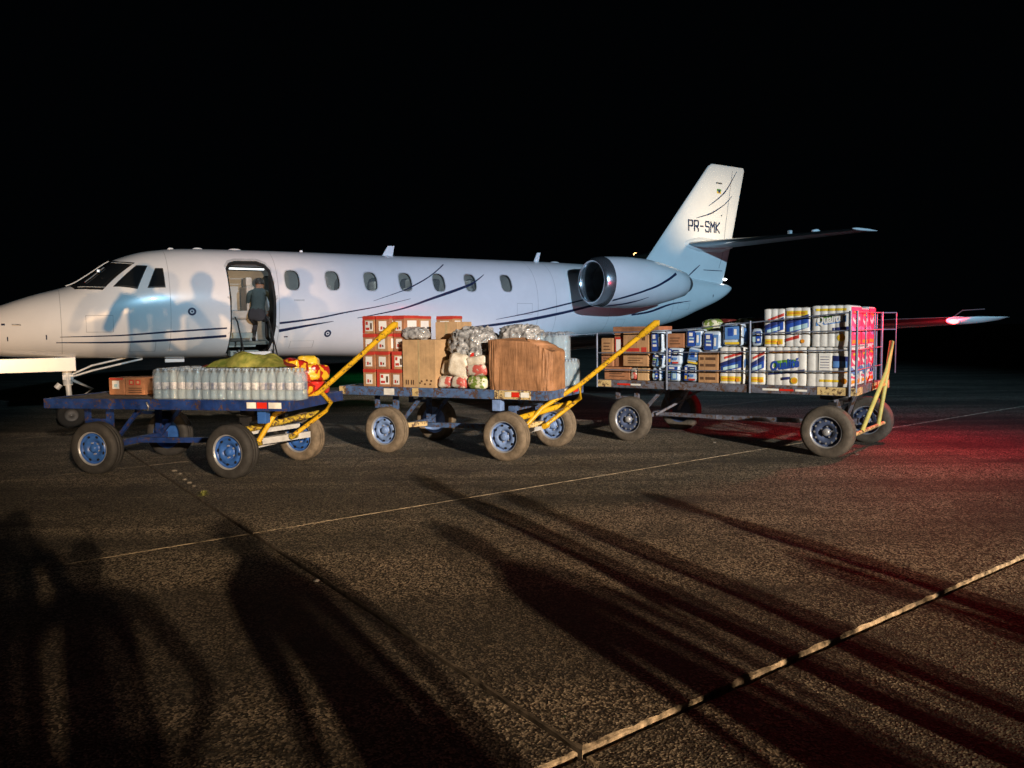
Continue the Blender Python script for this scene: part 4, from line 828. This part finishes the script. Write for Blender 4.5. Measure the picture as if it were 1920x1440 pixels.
    def end(z0, z1, a, ph, mm, k, y0=.02, y1=.98):
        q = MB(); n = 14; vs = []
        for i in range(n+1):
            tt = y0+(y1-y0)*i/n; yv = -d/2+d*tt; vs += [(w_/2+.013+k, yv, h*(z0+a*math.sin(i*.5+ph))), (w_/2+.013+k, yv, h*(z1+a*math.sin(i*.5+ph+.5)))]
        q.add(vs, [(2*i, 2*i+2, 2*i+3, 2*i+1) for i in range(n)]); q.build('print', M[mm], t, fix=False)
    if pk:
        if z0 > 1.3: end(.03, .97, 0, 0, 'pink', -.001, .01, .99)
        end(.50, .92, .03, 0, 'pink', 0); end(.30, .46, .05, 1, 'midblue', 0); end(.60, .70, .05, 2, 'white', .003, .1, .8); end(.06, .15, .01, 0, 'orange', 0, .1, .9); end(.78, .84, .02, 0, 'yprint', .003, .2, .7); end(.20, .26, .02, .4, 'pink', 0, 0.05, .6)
    else:
        end(.42, .60, .1, 0, 'midblue', 0); end(.10, .19, .0, 0, 'orange', 0, .2, .8)
    return t
def blue_pack(F, u0, u1, v0, v1, z0, z1, label, group, seed, rz=0, ry=0, kind=0):
    w_, d, h = u1-u0, v1-v0, z1-z0
    t = thing('diaper_pack', label, 'package', at(F, (u0+u1)/2, (v0+v1)/2, z0, rz, 0, ry), group)
    b = MB(); b.grid(pillow_fn(w_*1.02, d, h*1.02, seed, .05, .28, 8), 32, 18, wrapu=True); b.build('film_wrap', M['packb'], t)
    y = -d/2-.012
    def p(x0, x1, a, c, mm, k=0):
        q = MB(); q.box(x0*w_/2, x1*w_/2, y-.003-k, y-k, a*h, c*h); q.build('print', M[mm], t)
    if kind == 0: p(-.15, .70, .18, .86, 'blueprint'); p(.0, .5, .60, .72, 'white', .003); p(.05, .45, .30, .42, 'white', .003); p(-.78, -.3, .25, .55, 'cyan'); p(-.7, -.4, .62, .8, 'midblue')
    if kind == 1: p(-.65, .2, .10, .90, 'blueprint'); p(-.5, -.1, .64, .82, 'white', .003); p(-.5, .05, .30, .40, 'white', .003); p(-.5, .05, .48, .56, 'cyan', .003); p(.3, .8, .15, .85, 'midblue'); p(.38, .6, .3, .7, 'white', .003)
    if kind == 3: p(-.8, .8, .72, .92, 'blueprint'); p(-.5, .3, .77, .87, 'white', .003); p(-.1, .75, .12, .66, 'midblue'); p(.1, .6, .2, .5, 'cyan', .003); p(-.75, -.25, .2, .3, 'navyprint'); p(-.75, -.35, .36, .44, 'navyprint'); p(-.75, -.25, .5, .6, 'greenprint')
    if kind == 4: p(-.8, -.3, .08, .92, 'blueprint'); p(-.68, -.42, .5, .84, 'white', .003); p(-.68, -.42, .16, .36, 'yprint', .003); p(-.15, .7, .55, .88, 'navyprint'); p(0, .5, .62, .70, 'white', .003); p(0, .6, .76, .80, 'cyan', .003); p(-.15, .7, .1, .2, 'red'); p(-.1, .5, .3, .45, 'midblue')
    if kind == 2: p(-.7, .7, .30, .92, 'midblue'); p(-.4, .1, .45, .80, 'blueprint', .003); p(.2, .45, .5, .75, 'white', .003); p(-.7, .7, .08, .18, 'yprint')
    q = MB(); q.box(w_/2+.006, w_/2+.010, -d*.3, d*.3, h*.2, h*.8); q.build('print', M['midblue'], t)
    return t

# bottles
bl = MB(); prof = [(.002,0),(.042,0),(.048,.012),(.049,.04),(.046,.048),(.049,.056),(.049,.085),(.046,.092),(.049,.10),(.0475,.11),(.0475,.19),(.049,.20),(.049,.222),(.044,.25),(.030,.285),(.0145,.305),(.0135,.325)]
bl.lathe(prof, (0,0,0), 'z', 18); ME_B = bl.mesh('bottle', [M['bottle']])
bl = MB(); bl.lathe([(.0488,.112),(.0488,.188)], (0,0,0), 'z', 18); ME_L = bl.mesh('bottle_label', [M['sticker']], fix=False)
bl = MB(); bl.lathe([(.017,.312),(.017,.334),(.015,.338),(.001,.338)], (0,0,0), 'z', 12); ME_C = bl.mesh('cap', [M['cap']])
def wrapfn(w_, d, h):
    def f(u, v):
        a = 2*math.pi*u; sp = lambda c, p: math.copysign(abs(c)**p, c); k = 1-.05*max(0, min(v, .72)-.6)/.12+.006*math.sin(a*9)-(0 if v < .72 else .9*((v-.72)/.28)**2)
        return (w_/2*sp(math.cos(a), .28)*k, d/2*sp(math.sin(a), .28)*k, h*(min(v, .72)/.72*.93+.07*min(1, max(0, v-.72)/.15))+.006*math.sin(a*6+v*9))
    return f
wp = MB(); wp.grid(wrapfn(.305, .205, .338), 72, 26, wrapu=True); ME_W = wp.mesh('shrink_wrap', [M['wrap']])
def bottle_pack(F, u, v, z, label, group, rz=0, lab=True):
    t = thing('bottle_pack', label, 'bottle pack', at(F, u, v, z, rz), group)
    mesh_obj('shrink_wrap', ME_W, t)
    for i in range(3):
        for j in range(2):
            q = mesh_obj('bottle', ME_B, t); q.location = (-.1+.1*i, -.05+.1*j, 0); q.rotation_euler = (0, 0, rnd.uniform(0, 6)); mesh_obj('cap', ME_C, q)
            if lab: mesh_obj('bottle_label', ME_L, q)
    return t
ordn = ['leftmost', 'second from left', 'third from left', 'fourth from left', 'fifth from left', 'rightmost']
for j in range(3):
    for i in range(6):
        if j > 0 and i == 5: continue
        bottle_pack(F1, .90+.303*i-(0 if j == 0 else .02), .12+.212*j, .862, 'six pack of wrapped water bottles, %s in the %s row, leftmost cart' % (ordn[i], ['front', 'middle', 'back'][j]), 'water bottle packs on the leftmost cart', rnd.uniform(-2, 2))
carton(F1, -.22, .0, .50, .80, .862, 1.07, 'small brown carton with white label beside the wheel end of the leftmost cart', 'small cartons on the leftmost cart', 'card3', 'whitelabel')
carton(F1, .01, .28, .50, .80, .862, 1.075, 'small brown carton with window prints between the white labelled carton and the bottles', 'small cartons on the leftmost cart', 'card3', 'windows')
# draped green sack and what lies under it
def drape(F, u0, u1, v0, v1, z, hfun, mm, nm, label, cat, group=None, th=.012, seed=0):
    b = MB()
    def f(u, v):
        x = u0+(u1-u0)*u; y = v0+(v1-v0)*v; e = min(u, 1-u, v, 1-v); k = min(1, e*6)
        n_ = noise.fractal(Vector((x*5, y*5, seed)), .9, 2.1, 4)
        return (x+.03*noise.noise(Vector((x*4, y*4, seed+3))), y+.03*noise.noise(Vector((x*4, y*4, seed+7))), z+(hfun(u, v)+.035*n_)*math.sqrt(k)+.004)
    b.grid(f, 46, 26)
    b.grid(lambda u, v: (u0+(u1-u0)*u, v0+(v1-v0)*v, z), 46, 26)
    o = b.build(nm, M[mm]); bm_ = bmesh.new(); bm_.from_mesh(o.data); bm_.to_mesh(o.data); bm_.free(); o.matrix_world = F.copy(); return tag(o, label, cat, group)
drape(F1, 1.28, 2.22, .22, .72, 1.203, lambda u, v: .155*math.sin(math.pi*min(1, .08+u*.95))**.7*math.sin(math.pi*v)**.5+.02*math.sin(u*14+v*5), 'green', 'sack', 'crumpled green and yellow sack lying on top of the water bottles', 'sack', seed=2)
drape(F1, 1.10, 2.30, .40, .75, 1.201, lambda u, v: .035+.02*math.sin(u*9), 'darkred', 'sack', 'flat dark red sack lying under the green sack on the bottles', 'sack', seed=5)
k = 0
for (u, v, z, w_, d, h, mm, rz, lb) in ((2.20,.58,.862,.42,.26,.16,'redpack',-20,'lowest red and yellow food bag by the drawbar end'), (2.28,.86,.862,.36,.28,.15,'redfilm',15,'red food bag at the far deck corner, bottom of the pile'), (2.16,.62,1.00,.40,.26,.14,'redfilm',10,'red food bag in the middle of the pile behind the bottles'),
        (2.28,.72,1.02,.26,.24,.20,'redpack',35,'upright red and yellow food bag at the edge of the pile'), (2.32,.90,1.00,.26,.22,.20,'redpack',60,'red and yellow food bag leaning at the outer side of the pile'), (2.18,.60,1.13,.32,.24,.15,'redpack',-30,'topmost red and yellow food bag next to the green sack'), (2.26,.80,1.17,.24,.22,.14,'yellowfilm',25,'yellow food bag crowning the red pile'), (2.06,.86,1.10,.30,.24,.18,'redfilm',0,'red food bag behind the crowning yellow one')):
    sack(F1, u, v, z, w_, d, h, mm, lb+(' on the leftmost cart' if len(lb.split()) < 13 else ''), 'food bags on the leftmost cart', 11+k, 'food_bag', 'food bag', rz, rnd.uniform(-8, 8), 0, .16, .5, freq=9); k += 1

# middle cart cargo
G = 'red topped cartons on the middle cart'; rows = ['bottom', 'second', 'third', 'top']; cols = ['left', 'centre', 'right']
US = [(-.35, -.15), (-.14, .075), (.085, .27)]
for r_ in range(4):
    for c_ in range(3):
        j = rnd.uniform(-.008, .008); v0 = .02 if not (r_ >= 2 and c_ == 2) else .10
        carton(F2, US[c_][0]+j, US[c_][1]+j, v0, v0+.34, .862+.2315*r_, .862+.2315*(r_+1), 'red topped carton, %s column, %s row, front stack on the middle cart' % (cols[c_], rows[r_]), G, 'card3' if (r_+c_) % 3 else 'card', 'redtop' if (r_*3+c_) not in (1, 5, 9) else 'redtop_side', rnd.uniform(-5, 5))
carton(F2, .28, .78, .0, .42, .862, 1.475, 'tall plain carton with handling icons at the front of the middle cart', None, 'card2', 'icons')
carton(F2, .50, .84, .46, .86, .862, 1.70, 'taller pale carton standing behind the carton with handling icons', None, 'card2', 'plain')
for i, (a, c_) in enumerate(((.12, .42), (.43, .70), (.71, .98))):
    carton(F2, -.30+.28*i, -.03+.28*i, .44 if i < 2 else .88, .78 if i < 2 else 1.15, 1.555, 1.785, 'red topped carton in the rear top row, %s' % ['left end behind the column tops', 'middle behind the plastic bundle', 'right end behind the taller pale carton'][i], G, 'card', 'redtop')
for i in range(2): 
    for r_ in range(3): carton(F2, -.30+.28*i, -.03+.28*i, .44, .78, .862+.231*r_, .862+.231*(r_+1), 'red topped carton in the rear stack, %s column, %s row' % (['left', 'right'][i], rows[r_]), G, 'card', 'redtop')
sack(F2, .38, .18, 1.478, .34, .24, .155, 'greyfilm', 'silvery plastic wrapped bundle on top of the tall plain carton', None, 31, 'plastic_bundle', 'bundle', freq=12, lump=.12, n=90, crease=.12)
G = 'flour bags on the middle cart'; k = 0
for (u, v, z, w_, d, h, mm, rz, ry, lb) in ((.89,.16,.862,.22,.30,.155,'ricered',5,0,'cream food bag, bottom row, beside the tall carton'), (1.10,.14,.862,.22,.30,.155,'ricered',-5,0,'cream food bag with red print, bottom row, second from left'), (1.35,.14,.862,.30,.30,.16,'ricegreen',3,0,'green and white food bag, bottom row, beside the kraft sack'),
        (.88,.22,1.01,.18,.30,.20,'ricepack',0,8,'cream food bag standing against the tall carton'), (1.04,.12,1.01,.27,.28,.29,'ricepack',10,12,'plump cream food bag leaning in the middle of the pile'), (1.33,.14,1.015,.32,.28,.15,'ricered',-4,-4,'cream food bag with red print resting on the green one'), (1.34,.16,1.15,.30,.26,.12,'ricepack',4,-6,'cream food bag tucked under the grey film'), (1.2,.18,1.14,.12,.2,.2,'redfilm',12,20,'narrow red food bag between the cream ones'), (.98,.3,1.28,.14,.2,.16,'ricegreen',10,25,'small green food bag peeping out under the grey film')):
    sack(F2, u, v, z, w_, d, h, mm, lb, G, 41+k, 'food_bag', 'food bag', rz, 0, ry, .13, .5, freq=8); k += 1
sack(F2, 1.14, .36, 1.20, .60, .50, .42, 'greyfilm', 'grey crumpled plastic sheeting heaped over the food bags', None, 61, 'plastic_sheeting', 'sheeting', lump=.16, freq=9, e=.75, n=130, crease=.13)
sack(F2, 1.28, .30, 1.12, .36, .42, .28, 'greyfilm', 'grey plastic sheeting bulging down beside the kraft sack', None, 62, 'plastic_sheeting', 'sheeting', lump=.16, freq=10, e=.75, n=110, crease=.13)
sack(F2, 1.70, .62, 1.30, .62, .50, .34, 'greyfilm', 'grey plastic sheeting heaped behind the big kraft sack', None, 63, 'plastic_sheeting', 'sheeting', lump=.16, freq=9, e=.75, n=130, crease=.13)
def kraft():
    b = MB(); w_, d, h = .80, .46, .60
    def f(u, v):
        a = 2*math.pi*u; sp = lambda c, p: math.copysign(abs(c)**p, c)
        x = sp(math.cos(a), .22)*w_/2; y = sp(math.sin(a), .22)*d/2
        top = h*(1-.42*max(0, (x-.08)/(w_/2-.08))**1.3*.55)
        bulge = 1+.03*math.sin(math.pi*v); z = top*min(1, v/.86); k = 1 if v <= .86 else max(0, (1-v)/.14)
        fold = .016*noise.ridged_multi_fractal(Vector((a*4.5, v*1.2, 3)), 1, 2.2, 3, 1, 2)+.012*noise.noise(Vector((a*3, v*3, 9)))
        kk = 1 if k == 1 else .02+.98*k**.5
        nx_, ny_ = math.cos(a), math.sin(a)
        return (x*bulge*kk+nx_*fold, y*bulge*kk+ny_*fold, z+(.015*noise.noise(Vector((x*14, y*14, 1)))+.02*(1-k) if v > .8 else 0))
    b.grid(f, 150, 44, wrapu=True); o = b.build('kraft_sack', M['kraft']); o.matrix_world = at(F2, 1.93, .24, .862); tag(o, 'big wrinkled brown kraft paper sack standing at the front of the middle cart', 'sack')
kraft()
for (u, v, z, rz, lb) in ((2.13,.62,.862,3,'lower front'), (2.13,.85,.862,-2,'lower middle'), (2.13,1.07,.862,0,'lower rear'), (2.09,.62,1.203,-3,'upper front'), (2.09,.85,1.203,2,'upper middle'), (1.80,1.07,.862,1,'hidden rear')):
    bottle_pack(F2, u, v, z, 'wrapped clear bottles, %s of the bottle stack on the middle cart' % lb, 'bottle packs on the middle cart', rz, lab=False)
drape(F2, 1.92, 2.28, .50, 1.0, 1.525, lambda u, v: .02, 'film', 'stretch_film', 'clear film lying over the bottle stack of the middle cart', 'film', seed=8)

# cage cart cargo
G = 'brown cartons on the cage cart'
for (u0, u1, z0, z1, v0, v1, body, sty, lb) in (
    (-.43,-.02,.858,1.04,.04,.40,'card3','lines','wide brown carton at the bottom of the wheel end pile'), (-.49,-.30,1.043,1.22,.06,.42,'card3','lines','narrow brown carton stacked on the wide bottom one'), (-.49,-.30,1.223,1.45,.06,.42,'card','lines','brown carton topmost at the very left end of the cage'),
    (-.29,-.135,1.043,1.22,.10,.45,'card3','plain','small brown carton in the dark gap behind the drawbar'), (-.29,-.135,1.223,1.52,.08,.42,'card3','redside','red printed carton with white panel behind the drawbar tip'), (-.13,.255,1.055,1.225,.04,.42,'card','lines','brown carton under the one with red marks'), (-.13,.265,1.23,1.53,.04,.42,'card','redmark','brown carton with red marks near the drawbar tip'),
    (.09,.26,.858,1.03,.04,.3,'card2','plain','small cream carton at the deck beside the white bag'), (-.60,.15,1.535,1.61,.62,1.1,'card3','lines','flat brown carton lying on top at the back of the pile'), (-.48,.12,.858,1.53,.62,1.1,'card3','plain','large brown carton standing behind the pile'), (.52,.78,1.315,1.51,.05,.42,'card3','lines','brown carton on top of the blue packs'), (.99,1.265,.858,1.255,.02,.42,'card','rows','brown carton with dark printed rows standing on the deck')):
    carton(F3, u0, u1, v0, v1, z0, z1, lb+' of the cage cart' if 'cage' not in lb else lb, G, body, sty)
sack(F3, .03, .14, .858, .12, .22, .17, 'ricered', 'small pale bag standing between two cartons on the cage cart', None, 71, 'food_bag', 'food bag', lump=.1)
G = 'blue and white packs on the cage cart'; k = 0
for (u0, u1, z0, z1, v0, kind, ry, lb) in ((.29,.49,1.235,1.55,.05,1,0,'tall blue and white pack beside the cartons, upper one'), (.29,.48,1.04,1.235,.05,0,6,'crumpled blue and white pack under the tall upper one'), (.31,.42,.858,1.04,.05,0,0,'narrow blue and white pack on the deck below the crumpled one'), (.53,.73,1.08,1.315,.05,0,0,'blue and white pack directly under the small brown carton'), (.53,.72,.858,1.08,.05,0,0,'blue and white pack on the deck behind the cage post'),
        (.78,1.02,1.31,1.56,.06,0,0,'blue and white pack topmost left of the pack with round shoulders'), (.80,.99,1.09,1.31,.05,2,9,'tilted blue pack with yellow edge in mid pile'), (.77,.98,.858,1.09,.05,0,0,'blue and white pack on the deck beside the printed carton'), (1.03,1.28,1.26,1.53,.05,1,0,'blue and white pack with round shoulders on the printed carton'), (1.30,1.56,1.34,1.63,.05,2,0,'blue and white pack standing highest, left of the roll packs'), (1.60,1.70,1.34,1.55,.25,2,0,'blue pack set back in the gap between upper packs'), (1.69,1.83,1.34,1.56,.05,0,0,'blue and white pack next to the tall roll stack')):
    blue_pack(F3, u0, u1, v0, v0+.30, z0, z1, lb+' on the cage cart', G, 81+k, rnd.uniform(-4, 4), ry+rnd.uniform(-2.5, 2.5), (kind, 3, 0, 4, 3, 1, 2, 4, 1, 2, 3, 0)[k]); k += 1
G = 'paper roll packs on the cage cart'
VF = .03; VB = .62
roll_pack(F3, 1.28, 1.595, VF, VF+.42, .858, 1.335, 'white roll pack with blue and red swooshes, bottom row, beside the printed carton', G, 'wave', 3)
roll_pack(F3, 1.68, 1.87, VF, VF+.42, .858, 1.335, 'narrow white roll pack with blue swoosh, bottom row, behind the middle cage post', G, 'wave', 2)
roll_pack(F3, 1.885, 2.37, VF, VF+.55, .858, 1.335, 'white roll pack with large script word and orange badge, bottom row', G, 'big', 5)
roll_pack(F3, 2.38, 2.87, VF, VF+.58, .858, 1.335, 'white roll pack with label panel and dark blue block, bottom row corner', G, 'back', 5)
roll_pack(F3, 1.85, 2.105, VF, VF+.5, 1.338, 1.81, 'upper white roll pack with blue swoosh, leftmost of the tall stack', G, 'wave', 3)
roll_pack(F3, 2.11, 2.40, VF, VF+.5, 1.338, 1.82, 'upper white roll pack with yellow stripe on top, centre of the tall stack', G, 'waveflip', 3)
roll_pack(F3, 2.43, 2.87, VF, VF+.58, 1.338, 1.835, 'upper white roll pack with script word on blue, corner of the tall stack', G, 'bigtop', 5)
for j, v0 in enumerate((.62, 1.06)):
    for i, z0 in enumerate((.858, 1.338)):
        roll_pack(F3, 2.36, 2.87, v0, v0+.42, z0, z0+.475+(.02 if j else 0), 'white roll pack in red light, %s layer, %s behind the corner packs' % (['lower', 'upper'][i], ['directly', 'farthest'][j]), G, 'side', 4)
for (u, v, w_, mm, rz, lb) in ((1.00,.58,.34,'ricegreen',10,'green striped food bag lying on top, left of the dark red one'), (1.16,.66,.24,'darkred',-20,'dark red food bag lying between two green ones'), (1.44,.62,.30,'ricegreen',5,'green striped food bag lying on top, right of the dark red one'), (1.62,.60,.20,'darkred',30,'dark red food bag lying next to the tall roll stack')):
    sack(F3, u, v, 1.53, w_, .28, .17, mm, lb+(' on the cage cart' if len(lb.split()) < 13 else ''), 'food bags on top of the cage cart', int(u*100), 'food_bag', 'food bag', rz, lump=.18)
for (u, lb) in ((.70, 'left'), (1.25, 'right')):
    carton(F3, u-.26, u+.28, .50, 1.0, .858, 1.50, 'large brown carton in the shaded back row, %s one, under the striped bags' % lb, 'large cartons at the back of the cage cart', 'card3', 'plain')

# ------------------------------------------------------------------ people
def person(mw, label, pose, shirt, trs, group=None, scale=1.0, bulk=1.0):
    """pose: joint name -> (x, y, z); facing -y. One skin surface from pelvis to finger tips."""
    J = dict(pelvis=(0,0,.93), waist=(0,.01,1.08), chest=(0,.015,1.30), collar=(0,.01,1.43), neck=(0,0,1.50), skull=(0,-.015,1.585), crown=(0,-.005,1.675))
    for s, n_ in ((-1, 'l'), (1, 'r')):
        J.update({'hip'+n_:(s*.09,0,.88),'knee'+n_:(s*.11,-.02,.48),'ankle'+n_:(s*.12,.02,.09),'ball'+n_:(s*.135,-.10,.035),'toe'+n_:(s*.14,-.17,.03),'shoulder'+n_:(s*.175,.01,1.40),'elbow'+n_:(s*.235,.03,1.12),'wrist'+n_:(s*.25,-.06,.88)})
    J.update(pose)
    rad = dict(pelvis=(.155,.115), waist=(.13,.10), chest=(.155,.115), collar=(.10,.08), neck=(.055,.055), skull=(.078,.09), crown=(.062,.075), hip=(.088,.09), knee=(.058,.058), ankle=(.038,.042), ball=(.042,.03), toe=(.03,.022), shoulder=(.062,.06), elbow=(.042,.042), wrist=(.027,.024))
    E_ = [('pelvis','waist'),('waist','chest'),('chest','collar'),('collar','neck'),('neck','skull'),('skull','crown')]
    for n_ in 'lr': E_ += [('pelvis','hip'+n_),('hip'+n_,'knee'+n_),('knee'+n_,'ankle'+n_),('ankle'+n_,'ball'+n_),('ball'+n_,'toe'+n_),('collar','shoulder'+n_),('shoulder'+n_,'elbow'+n_),('elbow'+n_,'wrist'+n_)]
    J['nose'] = tuple(Vector(J['skull'])+Vector((0,-.088,.005))); rad['nose'] = (.012,.014); E_.append(('skull','nose'))
    for s, n_ in ((-1, 'l'), (1, 'r')):
        J['ear'+n_] = tuple(Vector(J['skull'])+Vector((s*.080,.01,.005))); rad['ear'] = (.010,.02); E_.append(('skull','ear'+n_))
        w_, e_ = Vector(J['wrist'+n_]), Vector(J['elbow'+n_]); d = (w_-e_).normalized(); sd = d.cross(Vector((0,1,.2))).normalized()
        J['palm'+n_] = tuple(w_+d*.065); rad['palm'] = (.034,.018); E_.append(('wrist'+n_,'palm'+n_))
        cur = sd.cross(d).normalized()*.012
        for i in range(4):
            a = w_+d*.10+sd*(.030-.020*i); l_ = (.060,.070,.064,.050)[i]
            J['f%d'%i+n_] = tuple(a); J['g%d'%i+n_] = tuple(a+d*l_*.55+cur); J['h%d'%i+n_] = tuple(a+d*l_+cur*2.4)
            for q, r_ in (('f', .010), ('g', .009), ('h', .0075)): rad[q+'%d'%i] = (r_, r_)
            E_ += [('palm'+n_,'f%d'%i+n_),('f%d'%i+n_,'g%d'%i+n_),('g%d'%i+n_,'h%d'%i+n_)]
        th = w_+d*.04+sd*.042*(1); J['t0'+n_] = tuple(th); J['t1'+n_] = tuple(th+d*.035+sd*.012+cur); rad['t0'] = (.012,.012); rad['t1'] = (.010,.010); E_ += [('wrist'+n_,'t0'+n_),('t0'+n_,'t1'+n_)]
    names = list(J); idx = {n_: i for i, n_ in enumerate(names)}
    me = bpy.data.meshes.new('person'); me.from_pydata([J[n_] for n_ in names], [(idx[a], idx[b_]) for a, b_ in E_], [])
    o = bpy.data.objects.new('person', me); C.objects.link(o)
    sk = o.modifiers.new('s', 'SKIN'); sk.use_smooth_shade = True
    for i, n_ in enumerate(names):
        key = n_ if n_ in rad else n_[:-1]; me.skin_vertices[0].data[i].radius = rad[key]
        me.skin_vertices[0].data[i].use_root = (n_ == 'pelvis')
    ss = o.modifiers.new('u', 'SUBSURF'); ss.levels = 2; ss.render_levels = 2
    bpy.context.view_layer.update()
    m2 = bpy.data.meshes.new_from_object(o.evaluated_get(bpy.context.evaluated_depsgraph_get())); o.modifiers.clear(); o.data = m2; m2.name = 'person'
    m2.materials.clear()
    for mm in (M['skin'], shirt, trs, M['shoe']): m2.materials.append(mm)
    cat = {}
    for n_ in names:
        b_ = n_[:-1]
        cat[n_] = 1 if n_ in ('waist','chest','collar') or b_ in ('shoulder','elbow') else 2 if n_ == 'pelvis' or b_ in ('hip','knee') else 3 if b_ in ('ankle','ball','toe') else 0
    segs = [(Vector(J[a]), Vector(J[b_]), cat[a], cat[b_]) for a, b_ in E_]
    for p in m2.polygons:
        c_ = p.center; best = (9, 0)
        for a, b_, ca, cb_ in segs:
            ab = b_-a; t = max(0, min(1, (c_-a).dot(ab)/ab.length_squared)); dd = (c_-(a+ab*t)).length
            if dd < best[0]: best = (dd, ca if t < .55 else cb_)
        p.material_index = best[1]; p.use_smooth = True
    o.matrix_world = mw @ Matrix.Diagonal((scale*bulk, scale*bulk, scale, 1)); tag(o, label, 'person', group)
    h = MB(); c_ = Vector(J['skull']); ax = (Vector(J['crown'])-c_).normalized(); c2_ = c_+ax*.045
    q = Vector((0,0,1)).rotation_difference(ax).to_matrix()
    h.grid(lambda u, v: tuple(c2_+q @ Vector((.088*math.cos(6.283*u)*math.sin(1.9*v), .018+.102*math.sin(6.283*u)*math.sin(1.9*v)*(1 if math.sin(6.283*u) > 0 else .82), .105*math.cos(1.9*v)))*(1+.05*noise.noise(Vector((u*9, v*9, 2))))), 28, 12, wrapu=True)
    hh = h.build('hair', M['hair'], o); return o
# crouching figure inside the door
CT = JT @ Matrix.Translation((4.84, -.30, 1.40)) @ Matrix.Rotation(R(155), 4, 'Z')
person(CT, 'person in dark teal shirt with black hair bending forward inside the jet doorway', dict(
    pelvis=(0,.10,.52), waist=(0,.03,.66), chest=(0,-.08,.84), collar=(0,-.15,.95), neck=(0,-.19,1.01), skull=(0,-.235,1.075), crown=(0,-.25,1.165),
    hipl=(-.09,.10,.47), kneel=(-.11,-.30,.42), anklel=(-.12,-.14,.09), balll=(-.135,-.26,.035), toel=(-.14,-.32,.03), hipr=(.09,.10,.47), kneer=(.12,-.28,.36), ankler=(.12,-.08,.09), ballr=(.135,-.20,.035), toer=(.14,-.26,.03),
    shoulderl=(-.175,-.12,.93), elbowl=(-.23,-.24,.70), wristl=(-.14,-.42,.58), shoulderr=(.175,-.12,.93), elbowr=(.23,-.22,.70), wristr=(.14,-.42,.56)), M['shirt'], M['trousers'])
# bystanders behind the camera: their shadows reach across the apron to the jet
phone = dict(elbowl=(-.25,-.16,1.16), wristl=(-.12,-.38,1.38), elbowr=(.25,-.16,1.16), wristr=(.12,-.38,1.38))
walk = dict(kneel=(-.10,-.12,.49), anklel=(-.11,-.08,.09), balll=(-.12,-.20,.035), toel=(-.12,-.27,.03), kneer=(.10,.02,.48), ankler=(.11,.22,.11), ballr=(.12,.11,.035), toer=(.12,.04,.03))
akimbo = dict(elbowl=(-.33,.08,1.16), wristl=(-.17,-.10,.98), elbowr=(.34,.08,1.16), wristr=(.18,-.10,.98))
raised = dict(elbowr=(.42,-.02,1.36), wristr=(.52,-.05,1.60))
apart = dict(hipl=(-.10,0,.88), kneel=(-.2,0,.48), anklel=(-.28,.02,.09), balll=(-.3,-.1,.035), toel=(-.31,-.17,.03), hipr=(.10,0,.88), kneer=(.2,0,.48), ankler=(.28,.02,.09), ballr=(.3,-.1,.035), toer=(.31,-.17,.03))
FACE = 211
for (x, y, rz, sc, bk, pose, sh, lb) in (
    (.0,-.48,4,1.10,1.12,phone,'shirt','holding a phone up with both hands, right behind the camera'),
    (.75,-.94,-14,1.04,1.14,akimbo,'pale','with hands on hips, to the right of the one with the phone'),
    (1.6,-.62,30,1.07,1.36,{},'shirt','in dark shirt with arms hanging, third from the left'),
    (2.72,1.05,96,1.06,1.05,apart,'pale','in pale shirt turned sideways with legs apart, nearest to the carts'),
    (3.05,-.62,30,1.04,1.25,walk,'shirt','in dark shirt in mid step behind the one in pale shirt'),
    (5.3,-1.6,80,1.06,1.1,apart,'shirt','in dark shirt with legs apart, farthest to the right'),
    (4.5,.6,100,1.0,1.05,walk,'pale','in pale shirt walking sideways on the right near the frame edge'),
    (3.6,.15,95,1.08,1.0,{},'shirt','in dark shirt standing sideways, arms hanging, fourth from the right')):
    person(Matrix.Translation((x, y, 0)) @ Matrix.Rotation(R(FACE+rz), 4, 'Z'), 'person '+lb, pose, M[sh], M['trousers'], 'bystanders behind the camera', sc, bk)
